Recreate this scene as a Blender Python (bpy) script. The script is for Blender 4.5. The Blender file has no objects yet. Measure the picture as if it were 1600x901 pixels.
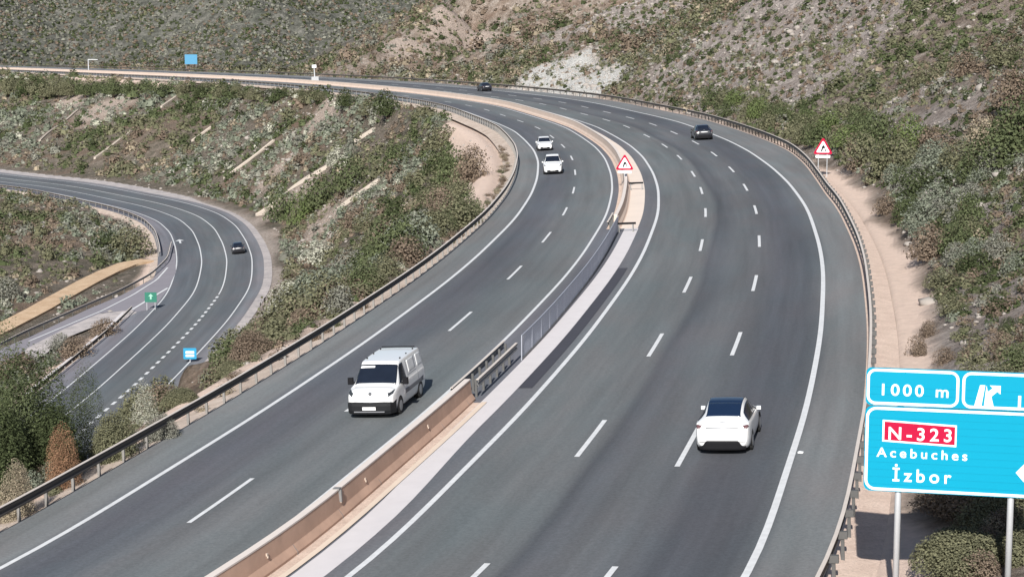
import bpy, bmesh, math, random
import numpy as np
from mathutils import Matrix, Vector
random.seed(7); rng = np.random.default_rng(11)
scene = bpy.context.scene
COL = scene.collection

# ------------------------------------------------------------------ camera model
F = 3040.; PIT = math.radians(8.12); H = 14.46
def ray(u, v):
    x = u-800.; y = -(v-450.5)
    return np.array([x, F*math.cos(PIT)+y*math.sin(PIT), -F*math.sin(PIT)+y*math.cos(PIT)])/F
PLM = (0.0472, 0.0002, -0.016)          # banked plane of the motorway
PLL = (0.08, 0.02, -22.6)               # banked plane of the valley road
def onplane(u, v, pl=PLM, dz=0.):
    d = ray(u, v); t = (pl[2]+dz-H)/(d[2]-pl[0]*d[0]-pl[1]*d[1])
    return np.array([0, 0, H])+t*d
def at(u, v, Y):
    d = ray(u, v); return np.array([0, 0, H])+d*Y/d[1]
def pz(pl, x, y): return pl[0]*x+pl[1]*y+pl[2]

cam = bpy.data.cameras.new('camera'); co = bpy.data.objects.new('camera', cam); COL.objects.link(co)
co.location = (0, 0, H); co.rotation_euler = (math.pi/2-PIT, 0, 0)
cam.sensor_width = 36; cam.lens = F/1600*36; cam.clip_end = 5000; cam.clip_start = .5
scene.camera = co

# ------------------------------------------------------------------ world + sun
AZ = math.radians(9); EL = math.radians(32)      # shadows run 15 deg right of straight ahead
w = bpy.data.worlds.new('World'); scene.world = w; w.use_nodes = True
nt = w.node_tree; bg = nt.nodes['Background']; sky = nt.nodes.new('ShaderNodeTexSky')
sky.sky_type = 'NISHITA'; sky.sun_disc = False; sky.sun_elevation = EL
to_sun = Vector((-math.sin(AZ)*math.cos(EL), -math.cos(AZ)*math.cos(EL), math.sin(EL)))
sky.sun_rotation = math.atan2(to_sun.x, to_sun.y)
nt.links.new(sky.outputs[0], bg.inputs[0]); bg.inputs[1].default_value = .062
sl = bpy.data.lights.new('sun', 'SUN'); sl.energy = 5.0; sl.angle = math.radians(.5); sl.color = (1, .96, .9)
so = bpy.data.objects.new('sun', sl); COL.objects.link(so)
so.rotation_euler = (-to_sun).to_track_quat('-Z', 'Y').to_euler()
vs = scene.view_settings; vs.view_transform = 'Standard'; vs.look = 'None'; vs.gamma = 1; vs.exposure = .60

# ------------------------------------------------------------------ object helpers
def tag(o, label=None, cat=None, group=None, kind=None):
    if label: o['label'] = label
    if cat: o['category'] = cat
    if group: o['group'] = group
    if kind: o['kind'] = kind
    return o
def mesh_obj(name, verts, faces, mat=None, parent=None, smooth=False, uvs=None):
    me = bpy.data.meshes.new(name); me.from_pydata([tuple(map(float, v)) for v in verts], [], [tuple(map(int, f)) for f in faces]); 
    if mat: me.materials.append(mat)
    if uvs is not None:
        ul = me.uv_layers.new(name='UVMap')
        for l in me.loops: ul.data[l.index].uv = uvs[l.vertex_index]
    me.update()
    if smooth: me.polygons.foreach_set('use_smooth', [True]*len(me.polygons))
    o = bpy.data.objects.new(name, me); COL.objects.link(o)
    if parent: o.parent = parent
    return o
def empty(name, loc=(0, 0, 0), mat=None):
    o = bpy.data.objects.new(name, None); COL.objects.link(o); o.empty_display_size = .3
    if mat is not None: o.matrix_world = mat
    else: o.location = loc
    return o
class MB:
    def __init__(s): s.v = []; s.f = []
    def add(s, vs, fs):
        n = len(s.v); s.v += [tuple(v) for v in vs]; s.f += [tuple(i+n for i in f) for f in fs]; return s
    def box(s, c, size, M=None):
        x, y, z = [a/2 for a in size]; c = Vector(c)
        vs = [Vector((i*x, j*y, k*z)) for i in (-1, 1) for j in (-1, 1) for k in (-1, 1)]
        if M: vs = [M@v for v in vs]
        return s.add([v+c for v in vs], [(0, 1, 3, 2), (4, 6, 7, 5), (0, 4, 5, 1), (2, 3, 7, 6), (0, 2, 6, 4), (1, 5, 7, 3)])
    def cyl(s, p0, p1, r0, r1=None, n=10):
        r1 = r0 if r1 is None else r1
        p0, p1 = Vector(p0), Vector(p1); d = (p1-p0).normalized(); a = d.orthogonal().normalized(); b = d.cross(a)
        vs = [p0+(a*math.cos(t)+b*math.sin(t))*r0 for t in [2*math.pi*i/n for i in range(n)]]
        vs += [p1+(a*math.cos(t)+b*math.sin(t))*r1 for t in [2*math.pi*i/n for i in range(n)]]
        return s.add(vs, [(i, (i+1) % n, n+(i+1) % n, n+i) for i in range(n)]+[tuple(range(n))[::-1], tuple(range(n, 2*n))])
    def prism(s, poly, d0, d1, M=None):      # poly in local (x,z), extruded in y
        n = len(poly); vs = [Vector((x, d0, z)) for x, z in poly]+[Vector((x, d1, z)) for x, z in poly]
        if M: vs = [M@v for v in vs]
        return s.add(vs, [tuple(range(n)), tuple(range(2*n-1, n-1, -1))]+[(i, n+i, n+(i+1) % n, (i+1) % n) for i in range(n)])
    def build(s, name, mat=None, parent=None, smooth=False): return mesh_obj(name, s.v, s.f, mat, parent, smooth)

# ------------------------------------------------------------------ materials
def M_(name): 
    m = bpy.data.materials.new(name); m.use_nodes = True; return m, m.node_tree, m.node_tree.nodes['Principled BSDF']
def N(nt, t, **k):
    n = nt.nodes.new(t)
    for a, b in k.items(): setattr(n, a, b)
    return n
def ramp(nt, stops, interp='LINEAR'):
    r = N(nt, 'ShaderNodeValToRGB'); r.color_ramp.interpolation = interp; e = r.color_ramp.elements
    while len(e) > 1: e.remove(e[0])
    e[0].position = stops[0][0]; e[0].color = (*stops[0][1], 1)
    for p, c in stops[1:]:
        q = e.new(p); q.color = (*c, 1)
    return r
def noise(nt, vec, scale, detail=4, rough=.6):
    n = N(nt, 'ShaderNodeTexNoise'); n.inputs['Scale'].default_value = scale; n.inputs['Detail'].default_value = detail
    n.inputs['Roughness'].default_value = rough
    if vec is not None: nt.links.new(vec, n.inputs['Vector'])
    return n
def mix(nt, a, b, fac, mode='MIX'):
    m = N(nt, 'ShaderNodeMix', data_type='RGBA', blend_type=mode)
    for sock, val in ((m.inputs[6], a), (m.inputs[7], b), (m.inputs[0], fac)):
        if hasattr(val, 'is_linked') or isinstance(val, bpy.types.NodeSocket): nt.links.new(val, sock)
        else: sock.default_value = val if isinstance(val, (int, float)) else (*val, 1)
    return m.outputs[2]
def mapr(nt, v, a, b, c=0., d=1.):
    m = N(nt, 'ShaderNodeMapRange'); nt.links.new(v, m.inputs[0])
    for i, x in enumerate((a, b, c, d)): m.inputs[i+1].default_value = x
    return m.outputs[0]
def simple(name, col, rough=.6, metal=0., nz=.15, scale=3., coat=0., spec=.5, bump=0.):
    m, nt, b = M_(name); tc = N(nt, 'ShaderNodeTexCoord')
    n = noise(nt, tc.outputs['Object'], scale, 5)
    c = mix(nt, tuple(x*(1-nz) for x in col), tuple(min(1, x*(1+nz)) for x in col), n.outputs['Fac'])
    nt.links.new(c, b.inputs['Base Color']); b.inputs['Roughness'].default_value = rough
    b.inputs['Metallic'].default_value = metal; b.inputs['Coat Weight'].default_value = coat
    b.inputs['Specular IOR Level'].default_value = spec
    if bump:
        n2 = noise(nt, tc.outputs['Object'], scale*8, 4); bp = N(nt, 'ShaderNodeBump'); bp.inputs['Strength'].default_value = bump
        bp.inputs['Distance'].default_value = .03
        nt.links.new(n2.outputs['Fac'], bp.inputs['Height']); nt.links.new(bp.outputs[0], b.inputs['Normal'])
    return m
def road_mat(name, stops, patch=.5):
    # UV.x = metres across the road, UV.y = metres along it
    m, nt, b = M_(name); uv = N(nt, 'ShaderNodeUVMap'); sp = N(nt, 'ShaderNodeSeparateXYZ'); nt.links.new(uv.outputs[0], sp.inputs[0])
    mp = N(nt, 'ShaderNodeMapping'); mp.inputs['Scale'].default_value = (1.2, .035, 1); nt.links.new(uv.outputs[0], mp.inputs[0])
    st = noise(nt, mp.outputs[0], 1.0, 5, .6)
    mp3 = N(nt, 'ShaderNodeMapping'); mp3.inputs['Scale'].default_value = (.12, .03, 1); nt.links.new(uv.outputs[0], mp3.inputs[0])
    big = noise(nt, mp3.outputs[0], 1.0, 3, .5)
    wob = N(nt, 'ShaderNodeMath', operation='MULTIPLY_ADD'); nt.links.new(big.outputs['Fac'], wob.inputs[0]); wob.inputs[1].default_value = 1.4; nt.links.new(sp.outputs[0], wob.inputs[2])
    x = mapr(nt, wob.outputs[0], -20+.7, 20+.7)
    r = ramp(nt, [((o+20)/40, c) for o, c in stops]); nt.links.new(x, r.inputs[0])
    c = mix(nt, r.outputs[0], (1, 1, 1), 0.)
    k1 = mapr(nt, st.outputs['Fac'], .25, .75, .80, 1.2)
    k2 = mapr(nt, big.outputs['Fac'], .3, .7, .86, 1.14)
    tc = N(nt, 'ShaderNodeTexCoord'); fine = noise(nt, tc.outputs['Object'], 9, 3, .8)
    k3 = mapr(nt, fine.outputs['Fac'], .25, .75, .78, 1.22)
    mul = N(nt, 'ShaderNodeMath', operation='MULTIPLY'); nt.links.new(k1, mul.inputs[0]); nt.links.new(k2, mul.inputs[1])
    mul2 = N(nt, 'ShaderNodeMath', operation='MULTIPLY'); nt.links.new(mul.outputs[0], mul2.inputs[0]); nt.links.new(k3, mul2.inputs[1])
    vm = N(nt, 'ShaderNodeVectorMath', operation='SCALE'); nt.links.new(c, vm.inputs[0]); nt.links.new(mul2.outputs[0], vm.inputs['Scale'])
    # faint tint patches
    t = noise(nt, mp3.outputs[0], 3.1, 3); tint = mix(nt, (1.04, .99, .98), (.96, 1.01, 1.02), mapr(nt, t.outputs['Fac'], .35, .65))
    c2 = mix(nt, vm.outputs[0], tint, 1., 'MULTIPLY')
    c2 = mix(nt, c2, (.95, .965, 1.035), 1., 'MULTIPLY')
    nt.links.new(c2, b.inputs['Base Color']); b.inputs['Roughness'].default_value = .85; b.inputs['Specular IOR Level'].default_value = .3
    bp = N(nt, 'ShaderNodeBump'); bp.inputs['Strength'].default_value = .35; bp.inputs['Distance'].default_value = .01
    f2 = noise(nt, tc.outputs['Object'], 40, 3, .8)
    nt.links.new(f2.outputs['Fac'], bp.inputs['Height']); nt.links.new(bp.outputs[0], b.inputs['Normal'])
    return m
G = lambda v, b=1.06: (v*.97, v*1.0, v*b)
asphalt = road_mat('motorway_asphalt', [(-15.3, (.158, .160, .152)), (-13.6, (.150, .154, .148)), (-13.2, (.098, .104, .108)), (-12.4, (.084, .088, .096)), (-11, (.094, .099, .104)), (-10.1, (.112, .119, .118)),
    (-8.6, (.126, .135, .131)), (-7.2, (.130, .139, .134)), (-6.7, (.12, .122, .130)), (-5.0, (.122, .124, .134)), (-3.5, (.125, .127, .128)), (-2.9, (.127, .136, .132)), (-1, (.120, .129, .125)), (.35, (.120, .125, .122)), (.75, (.074, .077, .081)), (1.25, (.092, .096, .100)),
    (2.4, (.106, .111, .111)), (3.6, (.095, .099, .101)), (4.6, (.076, .080, .087)), (6.1, (.080, .085, .091)), (6.8, (.096, .102, .103)), (7.2, (.150, .154, .148)), (9.2, (.158, .16, .153))])
low_asphalt = road_mat('valley_road_asphalt', [(-8, (.17, .165, .175)), (-3.7, (.16, .158, .168)), (-3.3, (.098, .104, .112)), (0, (.100, .108, .112)), (3.4, (.11, .118, .116)), (5, (.096, .102, .106)), (7, (.105, .11, .114)), (8, (.17, .168, .172))])
ramp_asphalt = simple('ramp_asphalt', (.20, .19, .215), .9, nz=.12, scale=.4)
patch_asphalt = simple('patched_asphalt', (.115, .118, .145), .85, nz=.5, scale=.8)
fresh_asphalt = simple('fresh_asphalt', (.040, .040, .052), .8, nz=.15, scale=2)
paint = simple('road_paint', (.58, .59, .60), .6, nz=.24, scale=3.5)
conc_light = simple('pale_concrete', (.55, .525, .535), .85, nz=.10, scale=1.2)
conc_cream = simple('cream_concrete', (.60, .50, .41), .85, nz=.12, scale=.8)
drain_conc = simple('drain_concrete', (.42, .37, .32), .9, nz=.2, scale=.8)
conc_top = simple('barrier_concrete', (.42, .275, .205), .85, nz=.38, scale=.7, bump=.3)
conc_cap = simple('barrier_cap', (.60, .54, .50), .8, nz=.06)
sand = None
steel = simple('shaded_steel', (.07, .062, .056), .6, .2, nz=.2, scale=4)  # galvanised beam coloured near black for its face in shade
steel_top = simple('sunlit_steel', (.58, .52, .47), .6, .1, nz=.15, scale=2)  # bright copy of the rail steel, colour stands for sun on its edge
steel_dark = simple('weathered_steel', (.20, .20, .20), .6, .3, nz=.3, scale=2)
steel_post = simple('dark_post_steel', (.10, .10, .10), .6, .3, nz=.3, scale=3)
pole_metal = simple('pole_metal', (.55, .57, .60), .4, .4, nz=.08)
black = simple('black_trim', (.008, .008, .010), .75, nz=.2, spec=.15)
rubber = simple('tyre_rubber', (.018, .018, .018), .85)
wpaint = simple('white_car_paint', (.66, .67, .68), .3, nz=.02, coat=.6)
wpaint_side = wpaint
kpaint = simple('black_car_paint', (.012, .013, .018), .25, nz=.05, coat=.8)
glass = simple('tinted_glass', (.010, .014, .024), .12, nz=.4, scale=1.5, spec=.28)
roofglass = simple('roof_glass', (.008, .018, .045), .15, nz=.1, spec=.35)
lampm = simple('headlamp_glass', (.035, .04, .045), .15, nz=.5, scale=9)
redlamp = simple('tail_lamp', (.10, .05, .055), .25, nz=.3)
plate = simple('plate_white', (.75, .75, .75), .5, nz=.05)
alloy = simple('alloy_rim', (.35, .36, .38), .35, .7)
grey_seam = simple('grey_seam', (.20, .21, .23), .5)
side_rub = simple('grey_moulding', (.16, .165, .18), .6)
sign_cyan = simple('sign_blue', (.0, .245, .385), .6, nz=.05, scale=.8, spec=.15)
sign_red = simple('sign_red', (.36, .004, .036), .6, nz=.06, spec=.15)
sign_white = simple('sign_white', (.82, .84, .86), .45, nz=.02)
sign_green = simple('sign_green', (.01, .13, .09), .5, nz=.05)
sign_back = simple('sign_back', (.35, .36, .37), .5, .5)
pink_panel = simple('faded_panel', (.62, .38, .36), .6, nz=.1)

# ------------------------------------------------------------------ noise + curves
def vnoise(x, y, seed=0):
    xi = np.floor(x).astype(np.int64); yi = np.floor(y).astype(np.int64); fx = x-xi; fy = y-yi
    def h(a, b):
        n = (a*374761393+b*668265263+seed*974711) & 0xffffffff
        n = ((n ^ (n >> 13))*1274126177) & 0xffffffff; n = n ^ (n >> 16); return (n & 0xffff)/65535.
    ux = fx*fx*(3-2*fx); uy = fy*fy*(3-2*fy)
    return (h(xi, yi)*(1-ux)+h(xi+1, yi)*ux)*(1-uy)+(h(xi, yi+1)*(1-ux)+h(xi+1, yi+1)*ux)*uy
def fbm(x, y, sc, o=4, seed=0):
    r = 0; a = 1; t = 0
    for k in range(o): r = r+a*vnoise(x/sc*2**k+17*k, y/sc*2**k-9*k, seed+k); t += a; a *= .5
    return r/t*2-1
def sstep(a, b, x): t = np.clip((x-a)/(b-a), 0, 1); return t*t*(3-2*t)
def resample(P, step):
    P = np.asarray(P, float); d = np.r_[0, np.cumsum(np.linalg.norm(np.diff(P, axis=0), axis=1))]
    n = int(d[-1]/step); s = np.linspace(0, d[-1], n+1)
    return np.stack([np.interp(s, d, P[:, k]) for k in range(P.shape[1])], 1)
class Curve:
    def __init__(s, P, pl, iters, far=None):
        P = resample(P, 2.)
        for it in range(iters):
            Q = P.copy(); Q[1:-1] = .25*P[:-2]+.5*P[1:-1]+.25*P[2:]; P = Q
        if far:
            y0, extra = far
            for it in range(extra):
                Q = P.copy(); Q[1:-1] = .25*P[:-2]+.5*P[1:-1]+.25*P[2:]
                wgt = sstep(y0, y0+90, P[:, 1])[:, None]; P = P*(1-wgt)+Q*wgt
        s.P = resample(P, 2.); s.pl = pl
        T = np.gradient(s.P, axis=0); T /= np.linalg.norm(T, axis=1)[:, None]; s.T = T
        s.Nn = np.stack([T[:, 1], -T[:, 0]], 1)      # to the right of travel (+)
        s.s = np.r_[0, np.cumsum(np.linalg.norm(np.diff(s.P, axis=0), axis=1))]; s.L = s.s[-1]
    def xy(c, s, o):
        g = lambda A: np.stack([np.interp(s, c.s, A[:, 0]), np.interp(s, c.s, A[:, 1])], -1)
        n = g(c.Nn); n /= np.linalg.norm(n, axis=-1, keepdims=True)
        return g(c.P)+n*np.asarray(o)[..., None]
    def pt(c, s, o, dz=0.):
        q = c.xy(np.float64(s), np.float64(o)); return np.array([q[0], q[1], pz(c.pl, q[0], q[1])+dz])
    def tan(c, s):
        t = np.array([np.interp(s, c.s, c.T[:, 0]), np.interp(s, c.s, c.T[:, 1])]); return t/np.linalg.norm(t)
    def so(c, x, y):          # nearest s and signed offset, vectorised
        x = np.atleast_1d(np.asarray(x, float)).ravel(); y = np.atleast_1d(np.asarray(y, float)).ravel()
        S = np.zeros(len(x)); O = np.zeros(len(x)); Q = c.P[::2]; SS = c.s[::2]
        a = Q[:-1]; d = Q[1:]-Q[:-1]; dd = (d**2).sum(1)
        for i in range(0, len(x), 20000):
            px = x[i:i+20000, None]-a[:, 0]; py = y[i:i+20000, None]-a[:, 1]
            t = np.clip((px*d[:, 0]+py*d[:, 1])/dd, 0, 1)
            ex = px-t*d[:, 0]; ey = py-t*d[:, 1]; r2 = ex*ex+ey*ey; k = r2.argmin(1); j = np.arange(len(k))
            sg = np.sign(-(d[k, 0]*ey[j, k]-d[k, 1]*ex[j, k]))
            S[i:i+20000] = SS[k]+t[j, k]*np.sqrt(dd[k]); O[i:i+20000] = sg*np.sqrt(r2[j, k])
        return S, O
    def s_px(c, u, v, dz=0.):
        p = onplane(u, v, c.pl, dz); S, O = c.so(p[0], p[1]); return float(S[0]), float(O[0])
    def s_y(c, Y): return float(np.interp(Y, c.P[:, 1], c.s))

Apx = [(772.5, 880), (895, 720), (947.5, 656), (1007.5, 566), (1036, 521), (1081, 432.5), (1095, 391), (1103, 341), (1103, 325.5), (1095, 292.5), (1081, 267.5), (1059, 242.5), (1035, 225), (1006, 210), (975, 196), (942, 186), (907, 177), (870, 167.5)]
near = [(-34, -40), (-26.5, -20), (-18.6, 0), (-14.5, 10), (-10.8, 20), (-7.2, 30), (-3.9, 40)]
A = [onplane(*q)[:2] for q in Apx]
med = [(800, 164.5), (750, 157), (700, 150), (650, 144.3), (600, 139.5), (550, 135), (500, 131), (450, 127.7), (400, 124.8), (300, 119.7), (200, 115.4), (100, 111.2), (0, 107.5)]
mm = [onplane(*q)[:2] for q in med]
mm = np.array(mm); tt = np.gradient(mm, axis=0); tt /= np.linalg.norm(tt, axis=1)[:, None]
mm = mm+np.stack([tt[:, 1], -tt[:, 0]], 1)*5.0
lastd = mm[-1]-mm[-4]; lastd /= np.linalg.norm(lastd)
allp = near+[tuple(a) for a in A]+[tuple(m) for m in mm if m[1] > A[-1][1]+12]+[tuple(mm[-1]+lastd*k) for k in (80, 160, 260)]
MAIN = Curve(np.array(allp), PLM, 8, (250, 150))
L2px = [(150, 610), (225, 542), (262, 507), (302, 460), (310, 440), (316, 410), (312, 385), (301, 360), (280, 342), (250, 330), (215, 320), (175, 312), (125, 301), (75, 292), (0, 284)]
Lp = [tuple(onplane(*q, pl=PLL)[:2]) for q in L2px]
dlt = np.array(Lp[-1])-np.array(Lp[-3]); dlt /= np.linalg.norm(dlt)
Lall = [(-41, 20), (-41.3, 60), (-41.5, 120), (-41.5, 170)]+Lp+[tuple(np.array(Lp[-1])+dlt*k) for k in (60, 140, 240)]
LOW = Curve(np.array(Lall), PLL, 10, (330, 40))

def ribbon(name, c, o0, o1, s0, s1, dz=0., mat=None, parent=None, step=2., nw=1, dz1=None, thick=0.):
    n = max(2, int(abs(s1-s0)/step)+1); ss = np.linspace(s0, s1, n)
    o0 = o0(ss) if callable(o0) else np.full(n, float(o0)); o1 = o1(ss) if callable(o1) else np.full(n, float(o1))
    V = []; U = []; Fc = []
    for j in range(nw+1):
        k = j/nw; oo = o0*(1-k)+o1*k; q = c.xy(ss, oo)
        z = pz(c.pl, q[:, 0], q[:, 1])+dz*(1-k)+(dz if dz1 is None else dz1)*k
        V.append(np.column_stack([q, z])); U.append(np.column_stack([oo, ss]))
    V = np.concatenate(V); U = np.concatenate(U)
    for j in range(nw):
        for i in range(n-1): Fc.append((j*n+i, (j+1)*n+i, (j+1)*n+i+1, j*n+i+1))
    return mesh_obj(name, V, Fc, mat, parent, False, U)
def sweep(name, c, prof, s0, s1, mat, parent=None, step=2., caps=True, mats=None, o_off=0.):
    n = max(2, int(abs(s1-s0)/step)+1); ss = np.linspace(s0, s1, n); k = len(prof); V = []
    for s in ss:
        for (o, z) in prof: V.append(c.pt(s, o+o_off, z))
    Fc = [(i*k+j, i*k+(j+1) % k, (i+1)*k+(j+1) % k, (i+1)*k+j) for i in range(n-1) for j in range(k)]
    if caps: Fc += [tuple(range(k))[::-1], tuple((n-1)*k+j for j in range(k))]
    return mesh_obj(name, V, Fc, mat, parent)

# ------------------------------------------------------------------ terrain
sE = MAIN.s_y(440)
ctl = []
def cm(s, o, dz):
    p = MAIN.pt(s, o, dz); ctl.append(tuple(p))
for s in np.arange(0, MAIN.L, 14.):
    cm(s, -16.8, -.5); cm(s, 11.5, -.05)
    P = MAIN.pt(s, 0)
    if P[1] < 430:
        hs = 1+.25*math.sin(s/23.)+.15*math.sin(s/9.+1)
        k = sstep(430, 330, P[1])*.6+.4
        if int(s/14) % 2 == 0:
            for o, dz in ((15, .9), (21, 4.0), (32, 11.5), (50, 23), (80, 40)): cm(s, o, dz*hs*k if o > 15 else dz)
            if P[1] < 330: cm(s, 125, 62*k)
    elif int(s/14) % 3 == 0:
        cm(s, 30, -3); cm(s, 75, -9)
for s in np.arange(0, LOW.L, 14.):
    for o in (-9, 12.5): p = LOW.pt(s, o, -.2); ctl.append(tuple(p))
# inside of the valley bend: a low scrubby mound, level ground beyond
for (u, v, up) in [(100, 400, 3.0), (50, 350, 4), (150, 360, 3), (40, 430, 2.5), (120, 330, 2.0), (190, 385, 1.5), (-60, 400, 4), (-150, 450, 3), (60, 470, 1), (140, 440, 1), (20, 545, -2), (0, 320, 1.5)]:
    p = onplane(u, v, PLL); ctl.append((p[0], p[1], p[2]+up))
for (x, y, z) in [(-90, 200, -27), (-90, 120, -27), (-70, 60, -24), (-160, 300, -26), (-160, 150, -30), (-26, 60, -8), (-28, 90, -12), (-30, 120, -15), (-24, 40, -7), (-30, 20, -8), (-60, 10, -20), (-40, 0, -12), (-26, 150, -12.5), (-22, 110, -8.5)]:
    ctl.append((x, y, z))
# spur end and far mountainside
for (u, v, Y) in [(565, 106, 480), (590, 78, 505), (625, 50, 530), (660, 22, 555), (690, -3, 575), (740, -50, 620), (820, -130, 680), (760, 60, 470), (700, 80, 460), (650, 95, 465)]:
    ctl.append(tuple(at(u, v, Y)))
for u in range(-500, 900, 100):
    for v, Y in ((120, 1020), (90, 1075), (45, 1120), (0, 1170), (-60, 1240), (-150, 1350)):
        if u > 690 and v > -100: continue
        yy = Y+45*math.sin(u/95.)+25*math.sin(u/37.)
        if v == 120: p = at(u, v, yy-20); p[2] -= 8; ctl.append(tuple(p))
        else: ctl.append(tuple(at(u, v, yy)))
for (x, y, z) in [(250, 100, 60), (250, 300, 80), (200, 500, 90), (300, 800, 120), (500, 1200, 160), (60, 0, 8), (60, -20, 8), (120, 900, 110), (-20, 820, 30), (60, 700, 90)]: ctl.append((x, y, z))
ctl = np.array(ctl)
# drop near-duplicates
keep = []
for i, p in enumerate(ctl):
    if all((p[0]-ctl[j][0])**2+(p[1]-ctl[j][1])**2 > 9 for j in keep): keep.append(i)
ctl = ctl[keep]
cx, cy, cz = ctl.T
R = np.sqrt((cx[:, None]-cx)**2+(cy[:, None]-cy)**2)
n_ = len(cx); Mx = np.zeros((n_+3, n_+3)); Mx[:n_, :n_] = R-np.eye(n_)*.4; Mx[:n_, n_] = 1; Mx[:n_, n_+1] = cx; Mx[:n_, n_+2] = cy; Mx[n_:, :n_] = Mx[:n_, n_:].T
wt = np.linalg.solve(Mx, np.r_[cz, 0, 0, 0])
def rbf(x, y):
    out = np.zeros(len(x))
    for i in range(0, len(x), 20000):
        a, b_ = x[i:i+20000], y[i:i+20000]
        out[i:i+20000] = np.sqrt((a[:, None]-cx)**2+(b_[:, None]-cy)**2)@wt[:n_]+wt[n_]+wt[n_+1]*a+wt[n_+2]*b_
    return out
NT, NR = 620, 560; T0, T1 = -.62, .62; Y0, Y1 = 6., 1500.
tg = np.linspace(T0, T1, NT); yg = np.exp(np.linspace(math.log(Y0), math.log(Y1), NR))
YY, TT = np.meshgrid(yg, tg, indexing='ij'); XX = TT*YY; X = XX.ravel(); Y = YY.ravel()
Z = rbf(X, Y)
Sm, Om = MAIN.so(X, Y); Sl, Ol = LOW.so(X, Y)
ramp_px = [(272, 412), (252, 437), (215, 462), (160, 487), (100, 512), (45, 538), (0, 560)]
island_px = [(200, 492), (150, 515), (110, 545), (70, 575)]
RAMP = resample(np.array([onplane(*q, pl=PLL)[:2] for q in ramp_px]), 3.)
dr = np.full(len(X), 1e9)
for q in list(RAMP)+[onplane(*q, pl=PLL)[:2] for q in island_px]: dr = np.minimum(dr, np.hypot(X-q[0], Y-q[1]))
dm = np.where(Om < -3, -15.4-Om, Om-9.2); dl = np.minimum(np.where(Ol < 1, -6.8-Ol, Ol-8.5), dr-5.5)
# cross-section shaping on the cut slope outside the motorway
wt_ = np.where(Om < 0, 4.0*sstep(130, 165, Y)*(1-sstep(245, 285, Y)), 0)
rough_amp = sstep(2.5, 12, dm-wt_)*sstep(1.5, 8, dl)
Z = Z+rough_amp*(fbm(X, Y, 34, 5, 3)*2.6+fbm(X, Y, 7, 3, 9)*.5)*np.clip(Y/170., .45, 1.)
gul = np.abs(fbm(X*1.0, Y*.55, 26, 3, 21)); right = sstep(14, 40, Om)*(Om > 0)
Z = Z-right*(1-sstep(0, .22, gul))*2.2
far = sstep(850, 1000, Y); Z = Z+far*(fbm(X, Y, 120, 5, 5)*16-np.abs(fbm(X, Y, 60, 3, 8))*8)
cell = Y*.0095
planeM = pz(PLM, X, Y); planeL = pz(PLL, X, Y)
def blend(Z, plane, d, w0, w1, drop):
    k = 1-sstep(w0, w1, d-cell*.6); tgt = plane-drop*(1-sstep(w0*.3, w0, d-cell*.4)); return Z*(1-k)+tgt*k
Z = blend(Z, planeL, dl, 2.5, 7, .22)
Z = np.where(dm < 30, np.where(Om > 0, blend(Z, planeM-.12, dm, .9, 3.2, .40), blend(Z, planeM-.25, dm, 1.6, 4.5, .45)), Z)
Zg = Z.reshape(NR, NT)
def hgt(x, y):
    x = np.asarray(x, float); y = np.asarray(y, float)
    fi = (np.log(np.maximum(y, Y0+.01)/Y0))/math.log(Y1/Y0)*(NR-1); fj = (x/y-T0)/(T1-T0)*(NT-1)
    fi = np.clip(fi, 0, NR-1.001); fj = np.clip(fj, 0, NT-1.001)
    i = fi.astype(int); j = fj.astype(int); a = fi-i; b_ = fj-j
    return (Zg[i, j]*(1-a)*(1-b_)+Zg[i+1, j]*a*(1-b_)+Zg[i, j+1]*(1-a)*b_+Zg[i+1, j+1]*a*b_)
ysamp = np.exp(np.linspace(math.log(20.), math.log(1450), 2600))
def hit(u, v, ymin=20.):
    d = ray(u, v); ys = ysamp[ysamp > ymin]; z = H+d[2]/d[1]*ys; x = d[0]/d[1]*ys
    k = np.nonzero(hgt(x, ys) >= z)[0]
    if len(k) == 0: return None
    k = k[0]; return np.array([x[k], ys[k], float(hgt(x[k], ys[k]))])
def proj(P):
    P = np.asarray(P, float); q1 = P[..., 1]*math.cos(PIT)-(P[..., 2]-H)*math.sin(PIT); q2 = P[..., 1]*math.sin(PIT)+(P[..., 2]-H)*math.cos(PIT)
    return 800+F*P[..., 0]/q1, 450.5-F*q2/q1

# region weights (bare rock, sand, dark scrub floor)
def blobs(lst):
    r = np.zeros(len(X))
    for (u, v, rad) in lst:
        p = hit(u, v)
        if p is None: continue
        d = np.hypot(X-p[0], (Y-p[1])*.6)/rad
        r = np.maximum(r, 1-sstep(.55, 1.0, d+fbm(X, Y, rad*.5, 3, 40)*.25))
    return r
pale = blobs([(848, 124, 9), (880, 118, 11), (908, 130, 10), (925, 142, 7), (880, 104, 9), (860, 108, 7)])
scree = blobs([(1130, 60, 16), (1180, 110, 13), (1230, 60, 17), (1240, 120, 14), (1280, 40, 14), (1300, 90, 11), (1380, 190, 7), (1420, 215, 7), (1400, 170, 6), (1170, 150, 8), (1330, 20, 12), (940, 20, 14), (1000, 10, 12), (1550, 560, 4), (1520, 520, 3.5), (1480, 470, 2.5), (1550, 470, 3.5), (1500, 540, 3.5), (1560, 335, 4), (1590, 500, 3), (1050, 20, 12)])
soil = blobs([(180, 165, 14), (120, 160, 12), (640, 75, 14), (720, 55, 16), (520, 160, 7), (505, 355, 5), (500, 335, 4), (515, 375, 4), (470, 300, 5), (430, 275, 5), (420, 340, 4), (410, 370, 4)])
far_reg = sstep(700, 880, Y)
rightside = sstep(8, 14, Om)*(1-far_reg)
en = fbm(X, Y, 5, 4, 61)*1.3+fbm(X, Y, 18, 2, 62)*1.2
wid = 4.0*sstep(130, 165, Y)*(1-sstep(245, 285, Y))+4.5*sstep(470, 520, Y)
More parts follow.
